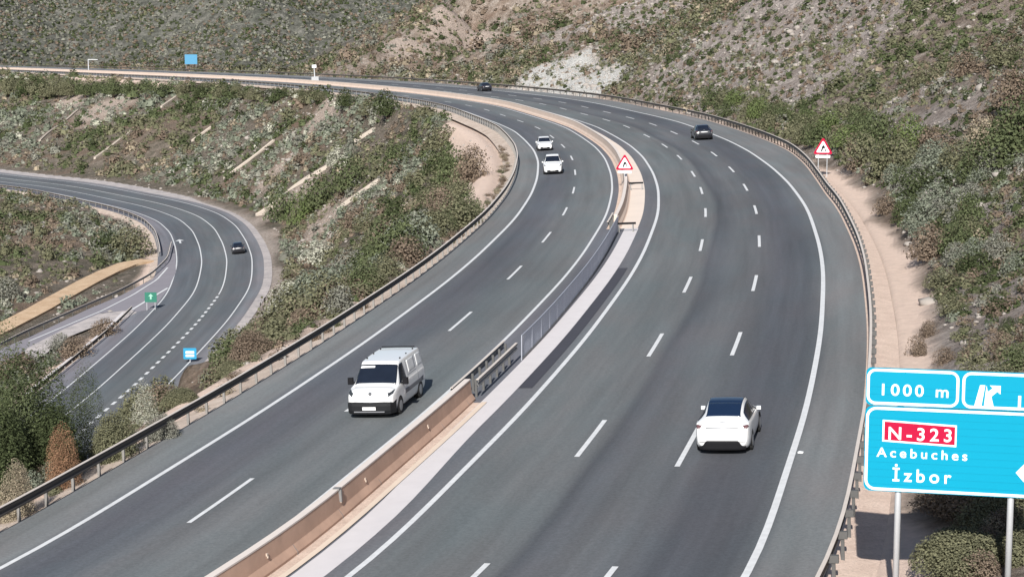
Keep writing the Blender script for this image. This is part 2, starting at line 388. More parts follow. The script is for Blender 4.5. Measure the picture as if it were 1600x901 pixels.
sandm = np.maximum((1-sstep(10.8, 12.1, Om+en*.9))*sstep(7, 9, Om), (1-sstep(16.8, 18.0, -Om-wid+en*1.3))*sstep(13, 15, -Om))
sandm = np.maximum(sandm, (1-sstep(7.8, 9.2, -Ol+en))*sstep(4, 6, -Ol))
gravm = (1-sstep(9.6, 11.0+1.5*sstep(230, 300, Y), Ol+en*1.2))*sstep(6, 8, Ol)
me = bpy.data.meshes.new('ground')
idx = np.arange(NR*NT).reshape(NR, NT)
q = np.stack([idx[:-1, :-1], idx[:-1, 1:], idx[1:, 1:], idx[1:, :-1]], -1).reshape(-1, 4)
me.vertices.add(NR*NT); me.vertices.foreach_set('co', np.column_stack([X, Y, Z]).ravel())
me.loops.add(q.size); me.loops.foreach_set('vertex_index', q.ravel().astype(np.int32))
me.polygons.add(len(q)); me.polygons.foreach_set('loop_start', np.arange(0, q.size, 4, dtype=np.int32)); me.polygons.foreach_set('use_smooth', np.ones(len(q), bool))
me.update(calc_edges=True)
at1 = me.color_attributes.new('region', 'FLOAT_COLOR', 'POINT')
at1.data.foreach_set('color', np.column_stack([pale, scree, soil, far_reg]).ravel())
at2 = me.color_attributes.new('region_two', 'FLOAT_COLOR', 'POINT')
at2.data.foreach_set('color', np.column_stack([rightside, sandm, gravm, np.ones(len(X))]).ravel())
def ground_mat():
    m, nt, b = M_('dry_hillside'); tc = N(nt, 'ShaderNodeTexCoord'); O = tc.outputs['Object']
    a = N(nt, 'ShaderNodeAttribute', attribute_name='region'); sp = N(nt, 'ShaderNodeSeparateColor'); nt.links.new(a.outputs['Color'], sp.inputs[0])
    a2 = N(nt, 'ShaderNodeAttribute', attribute_name='region_two'); sp2 = N(nt, 'ShaderNodeSeparateColor'); nt.links.new(a2.outputs['Color'], sp2.inputs[0])
    n1 = noise(nt, O, .035, 6, .65); n2 = noise(nt, O, .35, 5, .7); n3 = noise(nt, O, 2.2, 5, .75)
    base = ramp(nt, [(.30, (.095, .095, .070)), (.45, (.135, .118, .093)), (.58, (.20, .168, .138)), (.72, (.30, .255, .215))]); nt.links.new(n2.outputs['Fac'], base.inputs[0])
    rt = ramp(nt, [(.3, (.13, .10, .078)), (.5, (.25, .205, .172)), (.66, (.39, .34, .30))]); nt.links.new(n2.outputs['Fac'], rt.inputs[0])
    c = mix(nt, base.outputs[0], rt.outputs[0], sp2.outputs[0])
    red = mapr(nt, n1.outputs['Fac'], .52, .66); c = mix(nt, c, (.20, .14, .105), red)
    farc = ramp(nt, [(.35, (.062, .068, .056)), (.55, (.105, .105, .092)), (.72, (.19, .18, .165))]); nt.links.new(noise(nt, O, .11, 7, .75).outputs['Fac'], farc.inputs[0])
    c = mix(nt, c, farc.outputs[0], a.outputs['Alpha'])
    c = mix(nt, c, (.42, .345, .295), sp.outputs[2])
    scr = ramp(nt, [(.32, (.25, .21, .19)), (.5, (.34, .295, .27)), (.66, (.44, .395, .37))]); nt.links.new(n2.outputs['Fac'], scr.inputs[0])
    c = mix(nt, c, scr.outputs[0], sp.outputs[1])
    c = mix(nt, c, (.62, .61, .58), sp.outputs[0])
    c = mix(nt, c, (.56, .44, .37), sp2.outputs[1]); c = mix(nt, c, (.42, .36, .32), sp2.outputs[2])
    n5 = noise(nt, O, .30, 6, .8); 
    kmix = N(nt, 'ShaderNodeMix', data_type='FLOAT'); nt.links.new(a.outputs['Alpha'], kmix.inputs[0]); nt.links.new(mapr(nt, n3.outputs['Fac'], .33, .67, .58, 1.42), kmix.inputs[2]); nt.links.new(mapr(nt, n5.outputs['Fac'], .36, .64, .45, 1.6), kmix.inputs[3])
    sm_ = N(nt, 'ShaderNodeMix', data_type='FLOAT'); nt.links.new(mapr(nt, sp2.outputs[1], 0, 1, 0, .75), sm_.inputs[0]); nt.links.new(kmix.outputs[0], sm_.inputs[2]); sm_.inputs[3].default_value = 1.0; k = sm_.outputs[0]
    vm = N(nt, 'ShaderNodeVectorMath', operation='SCALE'); nt.links.new(c, vm.inputs[0]); nt.links.new(k, vm.inputs['Scale'])
    nt.links.new(vm.outputs[0], b.inputs['Base Color']); b.inputs['Roughness'].default_value = .95; b.inputs['Specular IOR Level'].default_value = .15
    bp = N(nt, 'ShaderNodeBump'); bp.inputs['Strength'].default_value = 1.; bp.inputs['Distance'].default_value = .9
    n4 = noise(nt, O, .9, 8, .8); hm = N(nt, 'ShaderNodeMath', operation='MULTIPLY'); nt.links.new(n4.outputs['Fac'], hm.inputs[0]); nt.links.new(mapr(nt, sp2.outputs[1], 0, 1, 1, .12), hm.inputs[1]); nt.links.new(hm.outputs[0], bp.inputs['Height']); nt.links.new(bp.outputs[0], b.inputs['Normal'])
    return m
gm = ground_mat(); me.materials.append(gm)
go = bpy.data.objects.new('ground', me); COL.objects.link(go); tag(go, 'dry scrubby hillsides and embankments around the two roads', 'terrain', kind='structure')

def sand_mat(name, c0, c1, sc=1.2):
    m, nt, b = M_(name); tc = N(nt, 'ShaderNodeTexCoord'); O = tc.outputs['Object']
    n = noise(nt, O, sc, 6, .7); c = mix(nt, c0, c1, mapr(nt, n.outputs['Fac'], .35, .65))
    n2 = noise(nt, O, sc*9, 4, .8); k = mapr(nt, n2.outputs['Fac'], .3, .7, .8, 1.2)
    vm = N(nt, 'ShaderNodeVectorMath', operation='SCALE'); nt.links.new(c, vm.inputs[0]); nt.links.new(k, vm.inputs['Scale'])
    nt.links.new(vm.outputs[0], b.inputs['Base Color']); b.inputs['Roughness'].default_value = .95; b.inputs['Specular IOR Level'].default_value = .15
    bp = N(nt, 'ShaderNodeBump'); bp.inputs['Strength'].default_value = .5; bp.inputs['Distance'].default_value = .08
    nt.links.new(n2.outputs['Fac'], bp.inputs['Height']); nt.links.new(bp.outputs[0], b.inputs['Normal'])
    return m
sand = sand_mat('verge_sand', (.50, .385, .32), (.60, .475, .40))
sand_l = sand_mat('verge_gravel', (.36, .29, .24), (.52, .44, .38), .7)
grey_gravel = sand_mat('grey_gravel', (.30, .28, .28), (.46, .42, .41), .5)

# ------------------------------------------------------------------ motorway
def st(o, label, cat='road'): return tag(o, label, cat, kind='structure')
SL = MAIN.L-2
def o_left(s): return np.full(len(s), -15.35)
def o_right(s):
    y = np.interp(s, MAIN.s, MAIN.P[:, 1]); return 8.9+1.6*sstep(140, 190, y)
S_ = lambda Y: MAIN.s_y(Y)
st(ribbon('motorway', MAIN, o_left, o_right, 0, SL, .0, asphalt, nw=14), 'grey asphalt of the two curving motorway carriageways')
st(ribbon('verge', MAIN, -15.35, -16.7, 0, SL, -.02, sand_l, nw=3, dz1=-.36), 'pale gravel strip under the guardrail on the inside of the bend', 'verge')
st(ribbon('verge', MAIN, o_right, lambda s: o_right(s)+1.3, 0, SL, -.02, sand, nw=3, dz1=-.20), 'pink sandy strip behind the guardrail on the outside of the bend', 'verge')
def line(c, o, wd, s0, s1, dz=.010, name='road_marking', lab='continuous white edge line', mat=paint): return st(ribbon(name, c, o-wd/2, o+wd/2, s0, s1, dz, mat), lab, 'road marking')
line(MAIN, -13.33, .18, 0, SL, lab='white edge line between the left carriageway and its shoulder')
line(MAIN, -6.93, .15, 0, SL, lab='white line along the left side of the median')
line(MAIN, -3.32, .19, 0, SL, lab='white line along the right side of the median')
line(MAIN, 6.92, .21, 0, SL, lab='white edge line on the outside of the bend')
def dashes(c, o, ss, length, wd, lab):
    V = []; Fc = []
    for s in ss:
        n = 4; b0 = len(V)
        for k in range(n):
            q = s+length*k/(n-1)
            V.append(c.pt(q, o-wd/2, .010)); V.append(c.pt(q, o+wd/2, .010))
        Fc += [(b0+2*i, b0+2*i+1, b0+2*i+3, b0+2*i+2) for i in range(n-1)]
    return st(mesh_obj('road_marking', V, Fc, paint), lab, 'road marking')
def dash_s(far_px, length, extra=14, before=3):
    ss = [MAIN.s_px(*q)[0]-length for q in far_px]
    ss = [ss[0]-17*k for k in range(before, 0, -1)]+ss
    while ss[-1]+17 < SL-20: ss.append(ss[-1]+17)
    return ss
dA = [(772.5, 880), (947.5, 656), (1036, 521), (1081, 432.5), (1099, 374), (1103, 325.5), (1095, 292.5), (1081, 267.5), (1059, 242.5), (1035, 225), (1006, 210), (975, 196), (942.5, 186), (907.5, 177)]
dB = [(967.5, 883.5), (1088, 668), (1156, 519), (1180, 430), (1184, 368), (1177, 321), (1162.5, 287.5), (1141, 260.5), (1112.5, 237.5), (1085, 220), (1051, 205), (1016, 192.5), (981, 182.5), (944, 174)]
dC = [(386, 747), (590, 598), (739, 487), (819, 415), (865, 362.5), (889, 324), (897, 292.5), (895, 265.5), (884, 244), (869, 226), (848, 212), (821, 199)]
dashes(MAIN, 0, dash_s(dA, 5.6), 5.6, .17, 'dashed white line between the left and middle lanes of the right carriageway')
dashes(MAIN, 3.45, dash_s(dB, 5.6), 5.6, .17, 'dashed white line between the middle and right lanes of the right carriageway')
dashes(MAIN, -10.0, dash_s(dC, 5.6), 5.6, .15, 'dashed white line between the two lanes of the left carriageway')
# median surfaces
s70, s79, s125 = S_(70.5), S_(79.5), MAIN.s_px(985, 357)[0]
st(ribbon('median_slab', MAIN, -6.75, -5.15, 0, s70, .004, sand, nw=2), 'sandy strip under the near median barrier', 'median')
st(ribbon('median_slab', MAIN, -5.15, -4.95, 0, s70, .03, conc_cream), 'narrow cream kerb beside the near median barrier', 'median')
g0_ = lambda s: -4.88-.32*sstep(S_(54), S_(67), s); g1_ = lambda s: -3.97-.33*sstep(S_(54), S_(67), s)
st(ribbon('gutter', MAIN, g0_, g1_, 0, s125, .006, conc_light), 'pale concrete strip running along the median and through its opening', 'gutter')
st(ribbon('median_patch', MAIN, -4.28, -3.74, MAIN.s_px(817, 606)[0], MAIN.s_px(971, 419)[0], .0145, fresh_asphalt), 'dark strip of fresh asphalt beside the pale concrete strip', 'road')
st(ribbon('median_slab', MAIN, -6.4, -5.45, s125, SL, .004, sand), 'sandy strip under the far median barrier', 'median')
st(ribbon('median_slab', MAIN, -5.45, -4.35, s125, SL, .012, simple('pale_slab', (.66, .57, .50), .85, nz=.1, scale=.5)), 'cream concrete slab beside the far median barrier', 'median')

# concrete barriers
NJ = [(-.30, 0), (-.30, .08), (-.16, .28), (-.10, .78), (.10, .78), (.16, .28), (.30, .08), (.30, 0)]
CAPP = [(-.115, .783), (-.115, .83), (.115, .83), (.115, .783)]
def barrier(s0, s1, oc, label):
    r = empty('concrete_barrier', MAIN.pt(s0, oc)); tag(r, label, 'barrier')
    def ch(o): o.parent = r; o.matrix_parent_inverse = Matrix.Translation(-Vector(r.location)); return o
    ch(sweep('barrier_wall', MAIN, NJ, s0, s1, conc_top, o_off=oc)); ch(sweep('cap', MAIN, CAPP, s0, s1, conc_cap, o_off=oc))
    return r, ch
def matk(s, o, c=MAIN, z=0., flip=1):
    t = c.tan(s)*flip; T = Vector((t[0], t[1], c.pl[0]*t[0]+c.pl[1]*t[1])).normalized()
    n = Vector((-c.pl[0], -c.pl[1], 1)).normalized(); R_ = T.cross(n).normalized(); p = c.pt(s, o, z)
    M = Matrix((R_, T, n)).transposed().to_4x4(); M.translation = Vector(p); return M
bn, ch = barrier(1, s70+.4, -5.78, 'long concrete median barrier with brown stained side ending beside the white van')
for (u, v) in [(410, 868), (560, 750), (672, 667), (518, 783)]:
    s, o = MAIN.s_px(u, v, .45); M = matk(s, -5.62)
    mb = MB(); mb.box((0, 0, .50), (.06, .07, .08), None); mb.box((.03, 0, .44), (.04, .05, .06)); o_ = mb.build('reflector', sand_l); o_.matrix_world = M; 
    Mw = o_.matrix_world.copy(); o_.parent = bn; o_.matrix_parent_inverse = Matrix.Translation(-Vector(bn.location)); 
    if (u, v) == (518, 783):
        mb = MB(); mb.box((-.08, 0, .83), (.2, .2, .05)); mb.box((.0, 0, .62), (.12, .08, .36)); j = mb.build('joint_cover', steel_dark); j.matrix_world = M; j.parent = bn; j.matrix_parent_inverse = Matrix.Translation(-Vector(bn.location))
conc_side = conc_top; conc_top = simple('pale_barrier_concrete', (.56, .45, .38), .85, nz=.15, scale=.6)
for q_ in np.arange(S_(20), s70, 4.):
    j = MB().prism([(.305, .0), (.305, .085), (.165, .285), (.105, .78), (.09, .78), (.15, .28), (.29, .08), (.29, 0)], -.012, .012).build('joint', steel_dark); j.matrix_world = matk(q_, -5.78); j.parent = bn; j.matrix_parent_inverse = Matrix.Translation(-Vector(bn.location))
bf, chf = barrier(s125+1, SL, -5.85, 'long cream concrete median barrier running from the median opening to the far bend')

# steel guardrails
WB = [(0, .46), (.05, .49), (.05, .54), (0, .585), (0, .625), (.05, .67), (.05, .72), (0, .75), (-.012, .75), (.034, .715), (.034, .675), (-.014, .63), (-.014, .58), (.034, .535), (.034, .495), (-.012, .46)]
def post_mesh(h=.70, w_=.08, d=.07):
    mb = MB(); mb.box((0, 0, h/2-.15), (w_, .05, h+.3)); mb.box((-w_/2, 0, h/2-.15), (.012, d, h+.3)); mb.box((w_/2, 0, h/2-.15), (.012, d, h+.3)); return mb
PM = post_mesh().build('post', simple('post_steel', (.22, .21, .20), .6, .2)); pmesh = PM.data; bpy.data.objects.remove(PM)
pm2 = pmesh.copy(); pm2.materials.clear(); pm2.materials.append(steel_post)
BM = MB().box((0, 0, .61), (.26, .12, .20)).build('spacer', steel_post); bmesh_ = BM.data; bpy.data.objects.remove(BM)
def guardrail(c, s0, s1, o, side, label, spacing, maxp=100, mat=steel, post=None, spacer=False, group=None):
    # side: +1 beam bulges towards +offset
    r = empty('guardrail', c.pt(s0, o(s0) if callable(o) else o)); tag(r, label, 'guardrail', group)
    inv = Matrix.Translation(-Vector(r.location)); of = o if callable(o) else (lambda s: o)
    n = max(3, int((s1-s0)/2)+1); ss = np.linspace(s0, s1, n); k = len(WB); V = []
    for s in ss:
        for a, z in WB: V.append(c.pt(s, of(s)+a*side, z))
    Fc = [(i*k+j, i*k+(j+1) % k, (i+1)*k+(j+1) % k, (i+1)*k+j) for i in range(n-1) for j in range(k)]
    Fc += [tuple(range(k))[::-1], tuple((n-1)*k+j for j in range(k))]
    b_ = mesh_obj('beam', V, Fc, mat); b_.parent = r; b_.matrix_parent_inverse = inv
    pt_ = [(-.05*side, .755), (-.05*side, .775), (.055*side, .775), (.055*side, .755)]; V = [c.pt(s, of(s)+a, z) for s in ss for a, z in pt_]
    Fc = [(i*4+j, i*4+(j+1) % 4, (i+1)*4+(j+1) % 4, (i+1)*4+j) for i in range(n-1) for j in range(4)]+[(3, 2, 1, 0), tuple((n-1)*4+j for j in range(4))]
    t_ = mesh_obj('sunlit_top_edge', V, Fc, steel_top); t_.parent = r; t_.matrix_parent_inverse = inv  # added strip, painted bright as the sun caught along the beam top
    s = s0+.5; cnt = 0; rest = []
    while s < s1-.3:
        M = matk(s, of(s)-side*.14, c)
        if cnt < maxp:
            p = bpy.data.objects.new('post', post or pmesh); COL.objects.link(p); p.matrix_world = M; p.parent = r; p.matrix_parent_inverse = inv
            if spacer:
                q_ = bpy.data.objects.new('spacer', bmesh_); COL.objects.link(q_); q_.parent = p
        else: rest.append(M)
        cnt += 1; s += spacing(s) if callable(spacing) else spacing
    if rest:
        V = []; Fc = []
        vs = [v.co for v in pmesh.vertices]
        for M in rest:
            b0 = len(V); V += [M@v for v in vs]; Fc += [tuple(b0+i for i in p.vertices) for p in pmesh.polygons]
        o_ = mesh_obj('post', V, Fc, (post or pmesh).materials[0]); o_.parent = r; o_.matrix_parent_inverse = inv; o_['kind'] = 'stuff'
    return r
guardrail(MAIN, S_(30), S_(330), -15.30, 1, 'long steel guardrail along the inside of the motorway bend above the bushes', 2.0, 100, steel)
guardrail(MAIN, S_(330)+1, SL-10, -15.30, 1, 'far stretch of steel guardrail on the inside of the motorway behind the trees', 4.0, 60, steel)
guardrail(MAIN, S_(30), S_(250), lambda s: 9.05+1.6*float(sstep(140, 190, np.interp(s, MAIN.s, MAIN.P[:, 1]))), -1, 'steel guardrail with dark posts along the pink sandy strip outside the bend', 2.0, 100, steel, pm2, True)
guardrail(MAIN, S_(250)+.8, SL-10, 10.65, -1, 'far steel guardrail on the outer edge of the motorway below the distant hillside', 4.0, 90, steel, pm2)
# wire mesh fence closing the median opening
wire = simple('fence_wire', (.42, .44, .50), .5, .3, nz=.1)
fo = lambda s: -5.25-.30*float(sstep(s79, s125, s))
fr = empty('mesh_fence', MAIN.pt(s79, fo(s79))); tag(fr, 'long low wire mesh fence with steel posts closing the median opening', 'fence'); finv = Matrix.Translation(-Vector(fr.location))
fs0, fs1 = s79-.5, s125-1.0
def fch(o): o.parent = fr; o.matrix_parent_inverse = finv; return o
for (z_, h_) in ((.06, .05), (1.04, .022)):
    ss_ = np.arange(fs0, fs1, 1.5); V = []
    for q_ in ss_:
        for (a_, z2) in ((-.02, z_-h_), (.02, z_-h_), (.02, z_+h_), (-.02, z_+h_)): V.append(MAIN.pt(q_, fo(q_)+a_, z2))
    n_s = len(ss_); fch(mesh_obj('rail', V, [(i*4+j, i*4+(j+1) % 4, (i+1)*4+(j+1) % 4, (i+1)*4+j) for i in range(n_s-1) for j in range(4)]+[(3, 2, 1, 0), tuple((n_s-1)*4+j for j in range(4))], steel_dark if z_ < .5 else wire))
mb = MB()
for sg in (-1, 1):
    for q_ in np.arange(fs0, fs1-1.0, .15):
        pa = MAIN.pt(q_, fo(q_), .1 if sg > 0 else 1.02); pb_ = MAIN.pt(q_+.92, fo(q_+.92), 1.02 if sg > 0 else .1); mb.cyl(pa, pb_, .0065, n=3)
fch(mb.build('wire_mesh', wire))
q_ = fs0
while q_ < fs1:
    p_ = MAIN.pt(q_, fo(q_)); o_ = MB().cyl((0, 0, -.1), (0, 0, 1.06), .022, n=6).build('post', wire); o_.location = p_; o_.parent = fr; o_.matrix_parent_inverse = finv; q_ += 2.5
g3 = guardrail(MAIN, s70-1.0, s79, -6.08, -1, 'short dark steel rail facing the left carriageway beside the median opening', 1.33, 30, steel_dark, pm2)
guardrail(MAIN, s70+.6, s79-.6, -5.45, 1, 'short dark steel rail facing the right carriageway beside the median opening', 1.33, 30, steel_dark, pm2)
guardrail(MAIN, s125-2.5, s125+3, -6.15, -1, 'short rail end at the far side of the median opening', 1.33, 30, steel_dark, pm2)
# valley road ------------------------------------------------------------------
LL = LOW.L-2
st(ribbon('valley_road', LOW, -6.2, 8.6, 0, LL, 0, low_asphalt, nw=8), 'lower two-way road curving through the valley')
st(ribbon('verge', LOW, -6.2, -8.2, 0, LL, -.02, sand_l, nw=2, dz1=-.4), 'pale gravel edge on the inside of the valley road', 'verge')
st(ribbon('verge', LOW, 8.6, lambda s: 9.7+5*sstep(345, 385, np.interp(s, LOW.s, LOW.P[:, 1])), 0, LL, -.02, grey_gravel, nw=2, dz1=-.15), 'pale grey gravel shoulder on the outside of the valley road', 'verge')
def ll(o, s0, s1, lab, wd=.16): return line(LOW, o, wd, s0, s1, lab=lab)
sX = LOW.s_px(262, 445)[0]
ll(-3.5, 0, LL, 'white edge line on the inner side of the valley road')
ll(0, 0, LL, 'solid white line between the inner lanes of the valley road')
sD = LOW.s_px(342, 460)[0]
ll(3.5, sD, LL, 'solid white line between the outer lanes of the valley road')
V = []; Fc = []; s = sD-170
while s < sD:
    b0 = len(V)
    for q in (s, s+1.3):
        V.append(LOW.pt(q, 3.5-.17, .01)); V.append(LOW.pt(q, 3.5+.17, .01))
    Fc.append((b0, b0+1, b0+3, b0+2)); s += 2.7
st(mesh_obj('road_marking', V, Fc, paint), 'short thick white dashes along the outer lane of the valley road', 'road marking')
ll(7.0, 0, LL, 'white edge line on the outer side of the valley road')
def flatpoly(name, pxs, pl, dz, mat, lab, cat):
    P = [onplane(u, v, pl)+np.array([0, 0, dz]) for u, v in pxs]
    bm = bmesh.new(); vs_ = [bm.verts.new(p) for p in P]; f = bm.faces.new(vs_); bmesh.ops.triangulate(bm, faces=[f]); 
    bm.normal_update(); m2 = bpy.data.meshes.new(name); bm.to_mesh(m2); bm.free(); m2.materials.append(mat); o = bpy.data.objects.new(name, m2); COL.objects.link(o)
    return st(o, lab, cat)
flatpoly('ramp', [(274, 395), (275, 425), (262, 452), (240, 482), (212, 488), (205, 484), (158, 489), (45, 545), (0, 570), (0, 545), (45, 527), (135, 484), (190, 461), (238, 436), (258, 415), (266, 398)], PLL, .012, ramp_asphalt, 'pinkish grey slip road leaving the valley road', 'road')
flatpoly('traffic_island', [(205, 484), (214, 488), (196, 498), (160, 505), (110, 525), (66, 556), (38, 560), (40, 545), (100, 514), (155, 490)], PLL, .018, grey_gravel, 'pale gravel wedge between the slip road and the valley road', 'ground')
def pxline(pxs, wd, pl, dz, mat, lab, cat='road marking', name='road_marking'):
    P = resample(np.array([onplane(u, v, pl)[:2] for u, v in pxs]), 2.); T = np.gradient(P, axis=0); T /= np.linalg.norm(T, axis=1)[:, None]; n = np.stack([T[:, 1], -T[:, 0]], 1)
    V = [(*q_, pz(pl, *q_)+dz) for a, b_ in zip(P-n*wd/2, P+n*wd/2) for q_ in (a, b_)]
    return st(mesh_obj(name, V, [(2*i, 2*i+1, 2*i+3, 2*i+2) for i in range(len(P)-1)], mat), lab, cat)
pxline([(45, 533), (160, 485), (207, 461), (245, 437), (262, 418)], .25, PLL, .024, paint, 'white line along the slip road')
pxline([(206, 484), (232, 468), (262, 450)], .35, PLL, .030, paint, 'white line of the gore beside the green sign')
# small arrow on the valley road
P0 = onplane(281, 377, PLL); sA, oA = LOW.so(P0[0], P0[1]); M = matk(float(sA[0]), float(oA[0]), LOW)
arr = mesh_obj('road_marking', [M@Vector(p) for p in [(-.15, -2.5, .013), (.15, -2.5, .013), (.15, .5, .013), (.7, .5, .013), (0, 2.6, .013), (-.7, .5, .013), (-.15, .5, .013)]], [(0, 1, 2, 3, 4, 5, 6)], paint)
st(arr, 'white arrow on the inner lane of the valley road', 'road marking')
class PxCurve(Curve): pass
RC = Curve(np.array([onplane(u, v, PLL)[:2] for u, v in [(0, 546), (42, 525), (135, 484), (190, 460), (236, 435), (262, 410), (268, 385)]]), PLL, 3)
guardrail(RC, 0, RC.L, 0, 1, 'steel guardrail on the outer edge of the slip road below the dirt track', 4.0, 60, steel_dark, pm2)
sg0, sg1 = LOW.s_px(60, 617)[0], LOW.s_px(216, 487)[0]
guardrail(LOW, sg0, sg1, -6.0, 1, 'pale steel guardrail between the gravel wedge and the valley road', 3.0, 60, steel)
st(ribbon('kerb', LOW, -7.2, -6.5, sg0, sg1, .14, conc_light), 'pale concrete kerb behind the valley guardrail', 'kerb')
guardrail(LOW, LOW.s_px(262, 400)[0], LL, -5.9, 1, 'steel guardrail around the inside of the valley hairpin', 4.0, 90, steel)

# ------------------------------------------------------------------ draped track + drains
def drape(name, pts, wd, dz, mat, lab, cat, kind='structure', th=.0, sides=None):
    P = resample(np.array(pts), 1.0); T = np.gradient(P, axis=0); T /= np.linalg.norm(T, axis=1)[:, None]; n = np.stack([T[:, 1], -T[:, 0]], 1)
    prof = [(-wd/2, -.3), (-wd/2, dz), (wd/2, dz), (wd/2, -.3)] if not sides else sides
    k = len(prof); V = []
    zc_ = np.array([max(float(hgt(*(p+nn*a))) for a in (-wd/2, 0, wd/2)) for p, nn in zip(P, n)])
    for _ in range(12):
        zz_ = zc_.copy(); zz_[1:-1] = (zc_[:-2]+zc_[1:-1]+zc_[2:])/3; zc_ = np.maximum(zz_, zz_)
    for p, nn, z0 in zip(P, n, zc_):
        for a, z in prof:
            x, y = p+nn*a; V.append((x, y, z0 + z))
    Fc = [(i*k+j, i*k+(j+1) % k, (i+1)*k+(j+1) % k, (i+1)*k+j) for i in range(len(P)-1) for j in range(k)]+[tuple(range(k))[::-1], tuple((len(P)-1)*k+j for j in range(k))]
    return tag(mesh_obj(name, V, Fc, mat), lab, cat, kind=kind)
track = sand_mat('track_earth', (.40, .28, .18), (.52, .39, .27), .6)
pts = [hit(u, v) for u, v in [(-30, 531), (0, 517), (60, 486), (120, 453), (170, 426), (200, 415), (230, 409)]]
tp = [p[:2] for p in pts]
drape('dirt_track', tp, 3.0, .25, track, 'tan dirt track climbing beside the slip road', 'path')
drains = [[(62, 221), (97, 194), (122, 173)], [(148, 249), (172, 232), (205, 207)], [(252, 169), (280, 149)], [(300, 222), (332, 199)], [(350, 281), (400, 244), (428, 222)], [(529, 330), (560, 307), (592, 285)], [(400, 338), (440, 309), (482, 280), (512, 262)], [(632, 325), (647, 316)], [(555, 223), (585, 204)]]
dw = ['beside the leftmost bushes of the upper slope', 'above the valley road left of the pale soil', 'just under the band of far trees', 'short one in the middle of the upper slope', 'climbing past the white blossoming bushes', 'beside the dark green bushes in mid slope', 'climbing from the tip of the valley bend', 'shortest one, nearest the motorway', 'short one near the top of the slope']
DR = []
for d, l in zip(drains, dw):
    ps = [hit(u, v) for u, v in d]
    ps = [p[:2] for p in ps if p is not None]
    if len(ps) < 2: continue
    DR.append(resample(np.array(ps), 1.5))
    drape('drain_channel', ps, .4, .2, drain_conc, 'straight pale concrete drain channel '+l, 'drain', kind=None, sides=[(-.27, -.5), (-.27, .40), (-.20, .40), (-.15, .26), (.15, .26), (.20, .40), (.27, .40), (.27, -.5)])

# ------------------------------------------------------------------ vehicles
def catm(p0, p1, p2, p3, t, k=.42):
    m1 = (p2-p0)*k; m2 = (p3-p1)*k; t2 = t*t; t3 = t2*t
    return (2*t3-3*t2+1)*p1+(t3-2*t2+t)*m1+(-2*t3+3*t2)*p2+(t3-t2)*m2
class Loft:
    def __init__(s, st_):
        s.G = []
        for (y, hw, zb, belt, top, ht) in st_:
            s.G.append([(0, y, zb), (.80*hw, y, zb), (.96*hw, y, zb+.10), (hw, y, zb+.42*(belt-zb)), (.99*hw, y, belt-.10), (.95*hw, y, belt), (ht, y, top-.07), (.82*ht, y, top-.012), (0, y, top)])
        s.G = np.array(s.G, float); s.n = len(st_)
    def S(s, u, t):          # t in [-8,8]; 0 = top centre line
        v = 8-abs(t); n = s.n
        def row(i):
            g = s.G[min(max(i, 0), n-1)]; j = min(int(v), 7); f = v-j
            g0 = g[j-1] if j > 0 else g[0]*np.array([-1, 1, 1]) if False else g[max(j-1, 0)]
            g3 = g[j+2] if j+2 < 9 else g[7]*np.array([-1, 1, 1])
            return catm(g0, g[j], g[j+1], g3, f, .35)
        i = min(int(u), n-2); f = u-i
        p = catm(row(i-1), row(i), row(i+1), row(i+2), f)
        p = p.copy(); p[0] = abs(p[0])*(1 if t >= 0 else -1)
        return p
    def nrm(s, u, t):
        e = .02; a = s.S(min(u+e, s.n-1), t)-s.S(max(u-e, 0), t); b = s.S(u, t+e)-s.S(u, t-e); c = np.cross(b, a); l = np.linalg.norm(c)
        c = c/(l if l > 1e-9 else 1); ctr = np.array([0, s.S(u, t)[1], .7])
        return c if np.dot(c, s.S(u, t)-ctr) > 0 or True else c
    def body(s, nu=5, nv=3):
        U = np.linspace(0, s.n-1, (s.n-1)*nu+1); Tt = np.linspace(-8, 8, 16*nv+1)[:-1]; k = len(Tt)
        V = [s.S(u, t) for u in U for t in Tt]
        Fc = [(i*k+j, i*k+(j+1) % k, (i+1)*k+(j+1) % k, (i+1)*k+j) for i in range(len(U)-1) for j in range(k)]
        Fc += [tuple(range(k))[::-1], tuple((len(U)-1)*k+j for j in range(k))]
        return V, Fc
    def patch(s, c, off=.012, nu=8, nv=8, th=.02):
        # c = four (u,t) corners; skin lifted off the body with side walls
        c = np.array(c, float); V = []; W = []
        for i in range(nu+1):
            for j in range(nv+1):
                a, b = i/nu, j/nv; u, t = (c[0]*(1-a)+c[1]*a)*(1-b)+(c[3]*(1-a)+c[2]*a)*b
                p = s.S(u, t); e = .03
                da = s.S(min(u+e, s.n-1), t)-s.S(max(u-e, 0), t); db = s.S(u, t+e)-s.S(u, t-e)
                n = np.cross(db, da); l = np.linalg.norm(n); n = n/l if l > 1e-9 else np.array([0, 0, 1.])
                ctr = np.array([0, p[1]*.8, .75])
                if np.dot(n, p-ctr) < 0: n = -n
                V.append(p+n*off); W.append(p-n*th)
        k = nv+1; m = len(V)
        Fc = [(i*k+j, (i+1)*k+j, (i+1)*k+j+1, i*k+j+1) for i in range(nu) for j in range(nv)]
        ring = [j for j in range(nv+1)]+[i*k+nv for i in range(1, nu+1)]+[nu*k+j for j in range(nv-1, -1, -1)]+[i*k for i in range(nu-1, 0, -1)]
        Fc += [(ring[i], ring[(i+1) % len(ring)], m+ring[(i+1) % len(ring)], m+ring[i]) for i in range(len(ring))]
        return V+W, Fc
def fixn(o):
    bm = bmesh.new(); bm.from_mesh(o.data); bmesh.ops.recalc_face_normals(bm, faces=bm.faces); bm.to_mesh(o.data); bm.free(); return o
